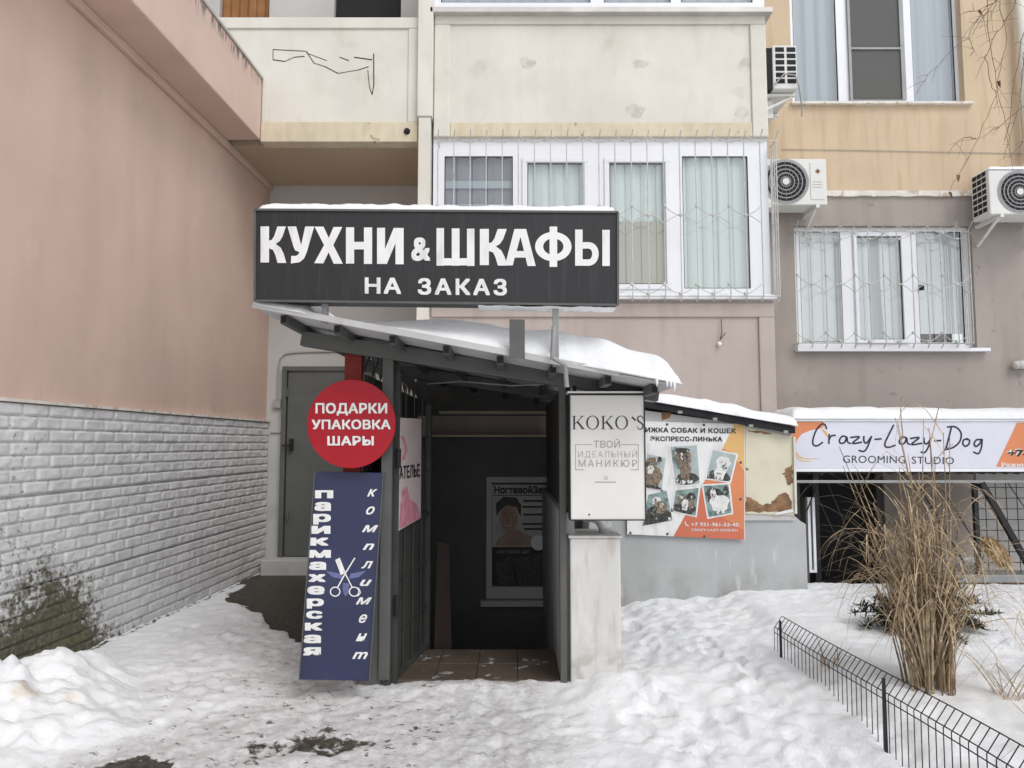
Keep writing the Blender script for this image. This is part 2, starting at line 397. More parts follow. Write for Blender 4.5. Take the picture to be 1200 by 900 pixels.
def brick_mat():
    m, n, l, P = nodes('white_brick_panel')
    c = mixc(n, l, ramp(n, l, tex_noise(n, l, 5, 5), .3, .7), (.60,.595,.60), (.72,.715,.72))
    a = n.new('ShaderNodeAttribute'); a.attribute_name = 'joint'
    c = mixc(n, l, mul(n, l, a.outputs['Fac'], .30), c, (.24,.235,.23))
    g = n.new('ShaderNodeAttribute'); g.attribute_name = 'moss'
    ad = n.new('ShaderNodeMath'); ad.operation = 'ADD'; l.new(g.outputs['Fac'], ad.inputs[0])
    sb = n.new('ShaderNodeMath'); sb.operation = 'MULTIPLY_ADD'; l.new(tex_noise(n, l, 20, 6, None, .7), sb.inputs[0])
    sb.inputs[1].default_value = 2.2; sb.inputs[2].default_value = -1.15; l.new(sb.outputs[0], ad.inputs[1])
    mc = mixc(n, l, ramp(n, l, tex_noise(n, l, 35, 4), .35, .65), (.035,.033,.013), (.11,.10,.038))
    mc = mixc(n, l, mul(n, l, a.outputs['Fac'], .8), mc, (.02,.02,.012))
    c = mixc(n, l, mul(n, l, ramp(n, l, ad.outputs[0], .2, .65), .93), c, mc)
    p = n.new('ShaderNodeAttribute'); p.attribute_name = 'chip'
    c = mixc(n, l, mul(n, l, ramp(n, l, mul(n, l, p.outputs['Fac'], tex_noise(n, l, 28, 3)), .53, .57), .7), c, (.2,.19,.16))
    l.new(c, P.inputs['Base Color']); P.inputs['Roughness'].default_value = .75
    b = n.new('ShaderNodeBump'); b.inputs['Strength'].default_value = .35; b.inputs['Distance'].default_value = .01
    l.new(tex_noise(n, l, 55, 5), b.inputs['Height']); l.new(b.outputs[0], P.inputs['Normal']); return m
M['brick'] = brick_mat()

def attr_mesh(name, V, Fq, m, attrs=None, smooth=True, parent=None):
    o0 = ORIG[parent.name] if parent else Vector((0,0,0))
    me = bpy.data.meshes.new(name)
    V = np.asarray(V, np.float32) - np.array(o0, np.float32); Fq = np.asarray(Fq, np.int32)
    me.vertices.add(len(V)); me.vertices.foreach_set('co', V.ravel())
    me.loops.add(Fq.size); me.loops.foreach_set('vertex_index', Fq.ravel())
    me.polygons.add(len(Fq)); me.polygons.foreach_set('loop_start', np.arange(0, Fq.size, 4, dtype=np.int32))
    me.polygons.foreach_set('loop_total', np.full(len(Fq), 4, np.int32))
    me.update(calc_edges=True); me.validate()
    if smooth: me.polygons.foreach_set('use_smooth', np.ones(len(me.polygons), bool))
    for k, a in (attrs or {}).items():
        at_ = me.attributes.new(k, 'FLOAT', 'POINT'); at_.data.foreach_set('value', np.asarray(a, np.float32).ravel())
    me.materials.append(m); o = bpy.data.objects.new(name, me); COL.objects.link(o)
    if parent: o.parent = parent
    ORIG[o.name] = o0; return o
def grid_faces(nx, ny):
    i, j = np.meshgrid(np.arange(nx-1), np.arange(ny-1)); k = (j*nx+i).ravel()
    return np.stack([k, k+1, k+nx+1, k+nx], 1)

# ------------------------------------------------------------------ main planes of the place
YB, YF, YR, YK = 8.95, 7.5, 8.6, 4.6      # recess wall, bay / balcony front, right facade, shelter front
ZS = 4.66                                  # underside of the first floor
xw = lambda y: -2.97 - .037 * (8.95 - y)   # pink wall

# ------------------------------------------------------------------ ground
FP = []
_r = random.Random(12)
for a0_, a1_, n_, w_ in (((.1,2.9),(-.2,4.6),12,.35), ((1.15,3.0),(.75,6.3),22,.5), ((1.4,3.2),(1.3,5.6),16,.35), ((-1.6,3.1),(-2.3,6.6),20,.45), ((-.9,3.0),(-1.2,5.4),14,.4), ((-.2,4.3),(1.4,3.6),10,.4)):
    dx_, dy_ = a1_[0]-a0_[0], a1_[1]-a0_[1]; L_ = math.hypot(dx_, dy_)
    for k_ in range(n_):
        t_ = (k_+_r.uniform(-.4,.4))/n_; sd_ = (.09 if k_ % 2 else -.09)
        FP.append((a0_[0]+dx_*t_-dy_/L_*sd_+_r.uniform(-w_,w_)*.6, a0_[1]+dy_*t_+dx_/L_*sd_+_r.uniform(-.1,.1), math.atan2(dy_,dx_)+_r.uniform(-.4,.4), _r.uniform(.5,1)))
def ground_h(x, y):
    n1 = fbm(x*1.1, y*1.1, 3, 1) - .5
    base = .03*n1 + .10*sstep(.55, 1.3, x)*sstep(3.2, 4.4, y) + .05*sstep(.9, 2.2, x) 
    lump = np.abs(fbm(x*3.2, y*3.2, 4, 5) - .5)
    soft = sstep(.3, .8, x + .4*(fbm(x*2, y*2, 2, 9)-.5))
    foot = np.minimum(np.abs(fbm(x*4.2, y*3.6, 3, 23)-.5)*6, 1)      # trodden hollows with raised rims
    h = base + soft*(.07*lump - .01 + .05*(fbm(x*12, y*12, 4, 11)-.5) + .012*foot) + (1-soft)*(.036*(fbm(x*15, y*13, 4, 14)-.5) + .026*np.abs(fbm(x*4.5, y*4.5, 4, 19)-.5))
    for fx_, fy_, fa_, fd_ in FP:
        u_ = (x-fx_)*math.cos(fa_)+(y-fy_)*math.sin(fa_); v_ = -(x-fx_)*math.sin(fa_)+(y-fy_)*math.cos(fa_)
        q_ = np.sqrt((u_/.14)**2 + (v_/(.052+.012*np.sign(u_)*np.minimum(np.abs(u_)/.1,1)))**2)
        h = h - fd_*(.013+.008*soft)*sstep(1.12, .8, q_) + fd_*.008*np.exp(-((q_-1.3)/.22)**2)
    h = h + .07*np.exp(-((x-.82)**2/.12 + (y-4.5)**2/.12))          # drift round the pedestal
    bed = sstep(1.8, 2.0, x); h = h + bed*(.05 - .5*(h-base))
    h = h + .04*np.exp(-((x+2.6)**2/.6 + (y-5.2)**2/2.2))
    wet = sstep(-.1, .3, y-7.25+1.26*(x+2.75))*sstep(-.8, -1.0, x); h = h*(1-wet) + wet*.0
    h = h + .045*np.exp(-((x+.3)**2/1.2 + (y-4.65)**2/.05)) + .085*np.exp(-((x-.60)**2/.08 + (y-4.42)**2/.06)) + .02*np.exp(-((x+.2)**2/.3 + (y-4.57)**2/.006))
    return h
xs = np.concatenate([[-70,-40,-25,-16,-10,-7,-5,-4.2], np.arange(-3.7, 4.7, .022), [4.9,5.4,6.2,7.5,10,16,25,40,70]])
ys = np.concatenate([[-70,-40,-22,-12,-6,-3,-1,0,.8,1.4,1.9], np.arange(2.3, 8.8, .022), [9,9.6,10.5,13,18,30,60]])
X, Y = np.meshgrid(xs, ys)
H = ground_h(X, Y)
pit = ((X > -.98) & (X < .36) & (Y > 5.36) & (Y < 7.5)) | ((X > 2.68) & (X < 4.4) & (Y > 7.05) & (Y < 8.95))
H = np.where(pit, -1.5, H)
land = (X > -.75) & (X < .31) & (Y > 4.68) & (Y < 5.36); H = np.where(land & ~pit, np.minimum(H, .03), H)
n2 = fbm(X*3, Y*3, 5, 21); n3 = fbm(X*9, Y*6, 4, 27)
px = np.array  # bare asphalt where feet and meltwater cleared it
rear = sstep(-.12, .1, np.minimum((Y-7.25+1.26*(X+2.75))*.62+.5*(n2-.5), X+2.86+.25*(n2-.5)))*sstep(-.75, -.95, X)
fore = np.exp(-((X+1.78)**2/.11 + (Y-3.54)**2/.028))*1.05 + .52*np.exp(-((X+1.05)**2/.35 + (Y-3.75)**2/.09)) + .42*np.exp(-((X+.6)**2/.7+(Y-4.25)**2/.2))
bare = np.clip(rear*1.2, 0, 1) + fore*(.25+.75*sstep(.45, .62, n3)) 
bare = np.where(fore > .85, np.maximum(bare, .8*fore), bare)
wallside = np.exp(-((X - xw(Y) - .07)/.05)**2)*sstep(4.5, 5.4, Y)*.55
bare = np.clip(bare + wallside + pit + land, 0, 1.2)
H = H - .012*sstep(.4, .7, bare)*(~pit)
dirty = np.clip(sstep(.6, 0, X + .3*(n2-.5))*sstep(-3.0, -2.2, X)*(.1 + .8*n2) + .6*fore + .75*np.exp(-((X+.6)**2/.9 + (Y-3.95)**2/.45))*(.4+n3), 0, 1)*sstep(8, 6.5, Y)
urine = np.exp(-((X+2.42)**2/.012 + (Y-3.9)**2/.02))
o = attr_mesh('ground', np.stack([X.ravel(), Y.ravel(), H.ravel()], 1), grid_faces(len(xs), len(ys)), M['ground'],
              {'bare': bare, 'dirty': dirty, 'urine': urine*0, 'speck': np.clip(np.exp(-((X+.9)**2/1.1 + (Y-3.9)**2/.5)) + .5*sstep(-.1,-.5,X)*sstep(-2.6,-2,X)*sstep(6.8,6,Y), 0, 1)})
tag(o, 'trampled snow over asphalt with bare wet patches', None, None, 'structure')
def gz(x, y): return float(ground_h(np.array([x]), np.array([y]))[0])

# shovelled snow heap against the brick wall
gx = np.arange(-3.5, -1.5, .02); gy = np.arange(3.0, 5.6, .02)
X, Y = np.meshgrid(gx, gy)
hp = .20*np.exp(-((X+2.75)**2/.16 + (Y-4.35)**2/.30)) + .17*np.exp(-((X+2.95)**2/.22 + (Y-3.95)**2/.25)) + .06*np.exp(-((X+2.3)**2/.2 + (Y-3.9)**2/.2))
blk = sstep(.21, .12, np.abs(X+2.66+.12*(fbm(X*5,Y*5,2,4)-.5))*1.0)*sstep(.24, .14, np.abs(Y-4.62+.12*(fbm(X*5,Y*5,2,8)-.5)))
hp = hp*(.45 + 1.1*fbm(X*4.5, Y*4.5, 4, 41)) + .10*blk*(.8+.3*(X+2.8)) + (.16*(np.abs(fbm(X*5, Y*5, 4, 44)-.5)) + .05*(fbm(X*13, Y*13, 3, 47)-.5))*sstep(.02, .1, hp)*(1-.8*blk)
Z = ground_h(X, Y) + hp - .045
ur = np.exp(-((X+2.56)**2/.009 + (Y-4.02)**2/.02)) + .8*np.exp(-((X+2.38)**2/.006 + (Y-4.1)**2/.006))
o = attr_mesh('snow_heap', np.stack([X.ravel(), Y.ravel(), Z.ravel()], 1), grid_faces(len(gx), len(gy)), M['ground'], {'bare': X*0, 'dirty': X*0, 'urine': ur, 'speck': X*0})
tag(o, 'shovelled heap of snow against the white brick wall, stained yellow', 'snow heap')

# ------------------------------------------------------------------ pink building on the left
pk = thing('pink_building', 'pink plastered building with white brick plinth along the left', 'building', (xw(4), 4, 0))
y0, y1 = -3.0, YB
MB().prism([(xw(y0), y0, -.3), (xw(y1), y1, -.3), (xw(y1), y1, ZS+.4), (xw(y0), y0, ZS+.4)], (-4, 0, 0)).build('wall', M['pink'], pk)
ox = lambda y: xw(y) + .395
ye = YF
mb = MB(); mb.prism([(xw(y0)-.1, y0, ZS), (ox(y0), y0, ZS), (ox(ye), ye, ZS), (xw(ye)-.1, ye, ZS)], (0, 0, .66)); mb.build('parapet', M['pink_parapet'], pk, .012)
mb = MB(); mb.prism([(xw(y0)-.1, y0, ZS+.66), (ox(y0)+.015, y0, ZS+.66), (ox(ye)+.015, ye, ZS+.66), (xw(ye)-.1, ye, ZS+.66)], (0, 0, .025)); mb.build('coping', M['tin'], pk)
mb = MB(); mb.prism([(xw(y0), y0, ZS-.07), (xw(y0)+.05, y0, ZS-.07), (xw(YB)+.05, YB-.002, ZS-.07), (xw(YB), YB-.002, ZS-.07)], (0, 0, .07)); mb.build('cornice_strip', M['pink'], pk, .01)
# brick cladding as real relief
L = 10.5; ds, dz = .016, .008; HB = 1.76
ss = np.arange(0, L, ds); zz = np.arange(-.15, HB+.001, dz)
Sg, Zg = np.meshgrid(ss, zz)
rowh = HB/21; row = np.floor((HB - Zg)/rowh).astype(int); fz = ((HB - Zg)/rowh) % 1.0
bl = .25; off = (row % 2)*.125 + (np.sin(row*12.9)*.03)
fs_ = ((Sg + off)/bl) % 1.0; bi = np.floor((Sg + off)/bl).astype(int)
dzj = np.minimum(fz, 1-fz)*rowh; dsj = np.minimum(fs_, 1-fs_)*bl
prof = sstep(0, .014, dsj)*sstep(0, .012, dzj)
rock = fbm(Sg*13 + row*3.7, Zg*20 + bi*1.9, 4, 33)
panel = (np.mod(row, 7) == 0) & (fz < .16) & (row > 0)
hgt = .006 + prof*(.007 + .016*rock) ; hgt = np.where(panel, -.002, hgt); 
yy = YB - .01 - Sg
Xg = xw(yy) + .014 + hgt
joint = np.clip((1 - sstep(.0, .16, fz))*.9 + sstep(.92, 1, fz)*.4 + (1-sstep(0, .014, dsj))*.45, 0, 1); joint = np.where(panel, 1.0, joint*(.2+.9*fbm(Sg*2, Zg*2, 3, 3)))
moss = np.exp(-((yy-4.85)**2/.42))*sstep(1.02, .2, Zg + .5*(fbm(Sg*2.2, Zg*2.2, 3, 50)-.5))*.95 + sstep(.28, .0, Zg)*.35*sstep(8.2, 5.5, yy) + .38*np.exp(-((yy-5.25)**2/.1))*sstep(.75, .1, Zg)
chip = .85*np.exp(-((yy-4.62)**2/.05))*sstep(.3, .9, Zg) + .5*np.exp(-((yy-5.0)**2/.5 + (Zg-1.35)**2/.2)); chip = np.clip(chip, 0, .86)
o = attr_mesh('brick_cladding', np.stack([Xg.ravel(), yy.ravel(), Zg.ravel()], 1), grid_faces(len(ss), len(zz))[:, ::-1], M['brick'], {'joint': joint, 'moss': moss, 'chip': chip}, parent=pk)
mb = MB(); a, b = YB-.01, YB-.01-L
mb.prism([(xw(a), a, HB), (xw(a)+.05, a, HB), (xw(b)+.05, b, HB), (xw(b), b, HB)], (0, 0, .02)); mb.build('plinth_cap', M['ledge'], pk)

# ------------------------------------------------------------------ apartment building
ab = thing('apartment_building', 'apartment building with cream balconies, ochre upper wall and mauve ground floor', 'building', (0, 8.6, 0))
xL = at(488, 200, 7.42).x; xP = at(506, 200, 7.42).x; xBR = at(899, 90, YF).x; xBL = at(908, 420, YF).x
# recess at the left
MB().box(xw(YB)-.3, xL+.02, YB, YB+.3, -.3, ZS).build('recess_wall', M['recess'], ab)
mb = MB(); a = at(400, 240, YB-.1); mb.box(xw(YB)+.001, xL, YB-.1, YB-.002, a.z, ZS-.002); mb.build('ceiling_beam', M['recess'], ab)
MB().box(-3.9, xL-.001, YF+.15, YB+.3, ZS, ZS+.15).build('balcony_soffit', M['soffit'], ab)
zt = at(400, 20, YF).z; zm = at(400, 143, YF).z
MB().box(-3.9, xL-.001, YF+.02, YF+.16, zm, zt).build('balcony_parapet', M['cream'], ab)
mb = MB(); 
xa, xb = -3.9, xL-.001
mb.box(xa, xb, YF, YF+.02, at(400, 33, YF).z, zt); mb.box(at(478,90,YF).x, xb, YF, YF+.02, zm, at(400, 33, YF).z-.001); mb.box(ox(YF)+.002, at(315,90,YF).x, YF, YF+.02, zm, at(400, 90, YF).z)
mb.build('parapet_border', M['cream'], ab, .012)
mb = MB(); mb.box(ox(YF)+.002, xb, YF-.012, YF+.16, ZS-.02, zm-.001); mb.build('balcony_edge', M['cream_low'], ab, .008)
mb = MB(); q = PY(YF+.02)
for st in ([(320,58),(358,60)],[(320,58),(320,70),(334,72),(345,67),(357,66)],[(359,60),(368,74),(381,78),(396,86),(420,82),(432,78)],[(359,62),(375,68),(383,71)],[(398,67),(409,71)],[(415,67),(436,70)],[(431,82),(433,102),(436,111),(438,100),(438,63)]):
    for k in range(len(st)-1):
        mb.tube([q.hit(*st[k], .001), q.hit(*st[k+1], .001)], .0035+.003*random.random(), 5)
mb.build('plaster_crack', M['ink'], ab)
mb = MB(); c = at(477, 154, YF-.012); mb.ball(c, .035, 10); mb.build('drain_hole', M['dark'], ab)
# rear wall of the upper balcony
a0, a1 = at(258,0,YB), at(316,0,YB); d0, d1 = at(392,0,YB), at(470,0,YB); zfl = ZS+.15
mb = MB(); mb.holes(-5.5, xL, ZS, 8, [(a0.x, a1.x, zfl, zfl+2.6), (d0.x, d1.x, zfl+.8, zfl+2.6)], YB+.001, YB+.12); mb.build('upper_recess_wall', M['recess'], ab)
o = MB().box(a0.x, a1.x, YB+.08, YB+.11, zfl, zfl+2.59).build('balcony_door', M['wood'], ab)
mb = MB()
for k in range(6): mb.box(a0.x+.02+k*.11, a0.x+.022+k*.11+.085, YB+.065, YB+.079, zfl+.05, zfl+2.55)
mb.build('door_slat', M['wood'], o)
MB().box(d0.x-.01, d1.x+.01, YB+.09, YB+.1, zfl+.79, zfl+2.62).build('balcony_window', M['dark'], ab)
# partition column between balcony and bay
mb = MB(); zj = at(490, 136, 7.42).z
mb.box(xL, xP, 7.42, YB, zj, 8); mb.box(xL+.012, xP-.02, 7.435, YB, -.3, zj-.001); mb.build('column', M['cream'], ab, .008)
# bay (glazed balcony)
zb0 = at(700, 160, YF).z; zb1 = at(700, 12, YF).z
mb = MB(); mb.box(xP+.005, xBR, YF+.025, YF+.2, zb0, zb1); mb.build('bay_parapet', M['cream'], ab)
mb = MB(); i0, i1 = at(528,28,YF), at(882,143,YF)
mb.box(xP+.005, xBR, YF, YF+.024, i0.z, zb1-.001); mb.box(xP+.005, i0.x, YF, YF+.024, zb0, i0.z-.001); mb.box(i1.x, xBR, YF, YF+.024, zb0, i0.z-.001)
mb.build('parapet_border', M['cream'], ab, .012)
mb = MB(); mb.box(i0.x+.001, i1.x-.001, YF+.004, YF+.024, zb0, i1.z); mb.build('bay_edge', M['cream_low'], ab, .01)
pm = mat('plaster_patch', (.60,.57,.50), .9, .15, 9, .1)
for (u, v, ru, rv) in ((618,74,9,7),(750,75,9,6),(745,130,11,8),(873,76,8,10),(868,131,8,8)):
    pts = [(u + ru*math.cos(t)*(1+.25*math.sin(3*t+u)), v + rv*math.sin(t)*(1+.2*math.cos(2*t+v))) for t in [2*math.pi*k/14 for k in range(14)]]
    mb = MB(); mb.poly(pts, PY(YF+.025), .0015); mb.build('plaster_patch', pm, ab)
mb = MB(); a, b = at(504, 8, YF-.08), at(906, 14, YF-.08)
mb.box(a.x, b.x, YF-.08, YF+.2, b.z+.002, a.z+.002); mb.build('drip_ledge', M['tin'], ab, .004)
zlow = at(700, 352, YF).z
mb = MB(); mb.box(xP-.02, xBL, YF, YF+.2, -.3, zlow); mb.build('bay_wall', M['mauve_bay'], ab)
mb = MB(); mb.box(xP, xBL, YF-.025, YF-.001, at(700,372,YF).z, zlow-.03); mb.box(at(889,400,YF).x, xBL, YF-.025, YF-.001, -.3, at(700,372,YF).z-.001); mb.build('bay_wall_border', M['mauve_bay'], ab, .01)
mb = MB(); mb.box(xBR-.18, xBR, YF+.201, YR, zlow, 8); mb.box(xBL-.15, xBL, YF+.201, YR, -.3, zlow-.001); mb.build('bay_side_wall', M['cream'], ab)
mb = MB(); a = at(912, 352, YF-.08); mb.box(xP, a.x, YF-.08, YF+.15, zlow+.001, zlow+.03); o = mb.build('bay_sill', M['pvc'], ab, .005)
# right facade
zled = at(1050, 224, YR).z
Wu = (at(925,0,YR).x, at(1128,60,YR).x, at(1000,121,YR).z, 7.9)
Wl = (at(932,300,YR).x, at(1141,300,YR).x, at(1000,408,YR).z, at(1000,264,YR).z)
mb = MB(); mb.holes(xBR-.05, 9, zled, 8, [Wu], YR, YR+.2); mb.build('upper_wall', M['ochre'], ab)
mb = MB(); mb.holes(xBR-.05, 9, -.3, zled, [Wl, (2.7, 4.3, -1.4, 1.35)], YR+.02, YR+.2); mb.build('lower_wall', M['mauve'], ab)
# flaking band between the storeys
n = 120; mb = MB(); xr0, xr1 = xBR-.04, 9
for k in range(n):
    xa_, xb_ = xr0+(xr1-xr0)*k/n, xr0+(xr1-xr0)*(k+1)/n
    lo = zled - .045 - .03*float(fbm(np.array([k*.31]), np.array([2.])))
    mb.box(xa_, xb_+.0005, YR-.012, YR+.019, lo, zled+.005)
mb.build('storey_band', M['ledge'], ab)
mb = MB(); mb.box(Wu[0]-.03, at(1142,122,YR-.06).x, YR-.06, YR+.1, Wu[2]-.03, Wu[2]+.001); mb.build('window_sill', M['ledge'], ab, .004)
mb = MB(); mb.box(Wl[0]-.03, Wl[1]+.1, YR-.07, YR+.1, Wl[2]-.045, Wl[2]-.004); mb.build('window_sill', M['pvc'], ab, .004)

def curtain(mb, x0, x1, z0, z1, y, amp, wl, sd):
    n = max(12, int((x1-x0)/.02)); b0 = len(mb.v)
    for k in range(n+1):
        x = x0+(x1-x0)*k/n
        for j, z in enumerate((z0, (z0+z1)/2, z1)):
            ph = x/wl*2*math.pi + 1.3*math.sin(x*5+sd) + .25*j*math.sin(x*9+sd)
            mb.v.append((x, y + amp*math.sin(ph)+amp*.4*math.sin(2.3*ph+sd), z))
    for k in range(n):
        for j in range(2):
            a = b0+k*3+j; mb.f.append((a, a+3, a+4, a+1))
def window(name, rect, panes, Yw, sash=(), drop=()):
    """rect in metres (x0,x1,z0,z1); panes: (x0,x1,z0,z1,curtain material, fold depth)"""
    mb = MB(); mb.holes(*rect, [p[:4] for p in panes], Yw, Yw+.06)
    for (x0,x1,z0,z1) in sash:
        t = .05
        for b in ((x0,x1,z1-t,z1),(x0,x1,z0,z0+t),(x0,x0+t,z0+t+.001,z1-t-.001),(x1-t,x1,z0+t+.001,z1-t-.001)):
            mb.box(b[0],b[1],Yw-.018,Yw-.001,b[2],b[3])
    wn = mb.build(name, M['pvc'], ab, .004)
    for i, p in enumerate(panes):
        MB().add([(p[0],Yw+.02,p[2]),(p[1],Yw+.02,p[2]),(p[1],Yw+.02,p[3]),(p[0],Yw+.02,p[3])], [(0,1,2,3)]).build('pane', M['glass'], wn)
        t = .008; k = MB()
        for b in ((p[0],p[1],p[3]-t,p[3]),(p[0],p[1],p[2],p[2]+t),(p[0],p[0]+t,p[2]+t,p[3]-t),(p[1]-t,p[1],p[2]+t,p[3]-t)): k.box(b[0],b[1],Yw+.008,Yw+.018,b[2],b[3])
        k.build('gasket', M['dark'], wn)
        if p[4]:
            c = MB(); curtain(c, p[0]-.05, p[1]+.05, p[2]-.05+(p[6] if len(p) > 6 else 0), p[3]+.05, Yw+.075, p[5]*.55, .16, i*2.1+p[0]); c.build('curtain', M[p[4]], wn, 0, True)
    return wn
def pr(u0, v0, u1, v1, Y): a, b = at(u0,v0,Y), at(u1,v1,Y); return (a.x, b.x, b.z, a.z)
# bay glazing
Yw = YF+.06
rect = (xP, xBR-.002, zlow+.031, zb0-.001)
P = [pr(521,183,601,344,Yw), pr(618,191,685,333,Yw), pr(714,191,781,333,Yw), pr(799,183,880,338,Yw)]
wn = window('bay_window', rect, [(*P[0],'c_dark',.012), (*P[1],'c_light',.022), (*P[2],'c_light',.022), (*P[3],'c_light',.018)], Yw,
       [tuple(x+d for x, d in zip(p, (-.055,.055,-.055,.055))) for p in P[1:3]])
mb = MB(); p = P[2]; mb.box(p[0]-.02, p[1]+.02, Yw+.05, Yw+.054, p[2]-.02, at(700,258,Yw).z); mb.build('curtain', M['c_beige'], wn)
mb = MB(); p = P[0]
for k in range(3): mb.box(p[0], p[1], Yw+.05+k*.002, Yw+.052+k*.002, p[3]-.33-.25*k, p[3]-.25-.25*k)
mb.build('curtain_rail', M['c_blue'], wn)
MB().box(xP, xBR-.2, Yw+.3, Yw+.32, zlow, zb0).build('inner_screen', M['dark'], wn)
# storey above the bay
mb = MB(); Yq = YF+.02; za = zb1+.03
ps = [pr(518,-150,692,3,Yq), pr(706,-150,786,3,Yq), pr(795,-150,882,3,Yq)]
window('upper_bay_window', (xP, xBR, zb1+.021, 7.6), [(*p[:3], 7.4, 'c_blue', .02) for p in ps], Yq)
# right facade windows
Yw = YR+.1
p0, p1, p2 = pr(925,0,983,119,Yw), pr(993,0,1057,119,Yw), pr(1066,0,1121,119,Yw)
wn = window('upper_window', (Wu[0], Wu[1], Wu[2]+.002, 7.88), [(p0[0]+.03,p0[1],p0[2],7.7,'c_blue',.03),(p1[0],p1[1],p1[2],7.7,None,0),(p2[0],p2[1],p2[2],7.7,'c_blue',.025)], Yw)
mb = MB(); mb.box(p1[0]-.02,p1[1]+.02,Yw-.012,Yw-.008,p1[2]-.02,7.7); mb.build('insect_screen', M['net'], wn)
mb = MB(); t = .03; z58 = at(1020,58,Yw).z
for b in ((p1[0]-.02,p1[1]+.02,p1[2]-.03,p1[2]+.01),(p1[0]-.02,p1[0]+.01,p1[2]+.011,7.7),(p1[1]-.005,p1[1]+.045,p1[2]+.011,7.7),(p1[0]+.011,p1[1]-.006,z58-.012,z58+.012)): mb.box(b[0],b[1],Yw-.03,Yw-.013,b[2],b[3])
mb.build('screen_frame', M['galv'], wn)
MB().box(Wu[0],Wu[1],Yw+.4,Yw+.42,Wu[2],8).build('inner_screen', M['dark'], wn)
p0, p1, p2 = pr(936,271,989,401,Yw), pr(1003,277,1060,398,Yw), pr(1073,271,1132,403,Yw)
wn = window('lower_window', (Wl[0], Wl[1], Wl[2], Wl[3]), [(*p0,'c_sheer',.015,.05),(*p1,'c_sheer',.018),(*p2,'c_sheer',.008,.18)], Yw,
       [tuple(x+d for x, d in zip(p1, (-.05,.05,-.05,.05)))])
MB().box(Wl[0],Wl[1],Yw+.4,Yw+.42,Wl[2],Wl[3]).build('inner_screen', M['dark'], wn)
mb = MB(); c = at(1080,337,Yw-.02); mb.box(c.x-.02,c.x+.02,Yw-.04,Yw-.001,c.z-.03,c.z+.03); mb.build('sash_lock', M['dark'], wn)
# grey service door in the recess
d0, d1 = at(333, 430, YB), at(437, 652, YB)
dr = MB().pbox(338, 437, 432, 652, YB-.05, .04).build('door', M['door'], ab, .003)
mb = MB(); mb.box(d0.x, d1.x, YB-.075, YB-.001, d0.z-.055, d0.z); mb.box(d0.x, d0.x+.055, YB-.075, YB-.001, d1.z, d0.z-.056); mb.box(d1.x-.055, d1.x, YB-.075, YB-.001, d1.z, d0.z-.056); mb.build('frame', M['door'], dr, .004)
mb = MB(); c = at(341, 520, YB-.09); mb.box(c.x-.02, c.x+.02, YB-.1, YB-.05, c.z-.08, c.z+.06); mb.tube([c, c+Vector((-.02,-.03,-.02)), c+Vector((-.1,-.03,-.02))], .01); mb.build('handle', M['dark'], dr)
mb = MB()
for v in (455, 600): c = at(337, v, YB-.08); mb.tube([c, c+Vector((0,0,-.1))], .012, 8)
mb.build('hinge', M['door'], dr)
MB().box(xw(YB)+.07, d1.x+.1, YB-.28, YB-.001, -.1, d1.z-.002).build('door_step', M['recess'], ab, .01)

# surface conduit by the grey door
mb = MB(); q = PY(YB); pts = [(425,411),(345,413),(334,415),(328,421),(326,432),(325,468)]
mb.tube([q.hit(u,v,.015) for u, v in pts], .011, 8); c = q.hit(325,473,.03); mb.box(c.x-.045,c.x+.045,c.y-.02,c.y+.028,c.z-.05,c.z+.05)
a, b = q.hit(317,507,.012), q.hit(332,507,.012); mb.tube([a, b], .01, 6)
o = mb.build('cable_conduit', M['cable']); tag(o, 'grey cable conduit with small junction box beside the grey door', 'conduit')

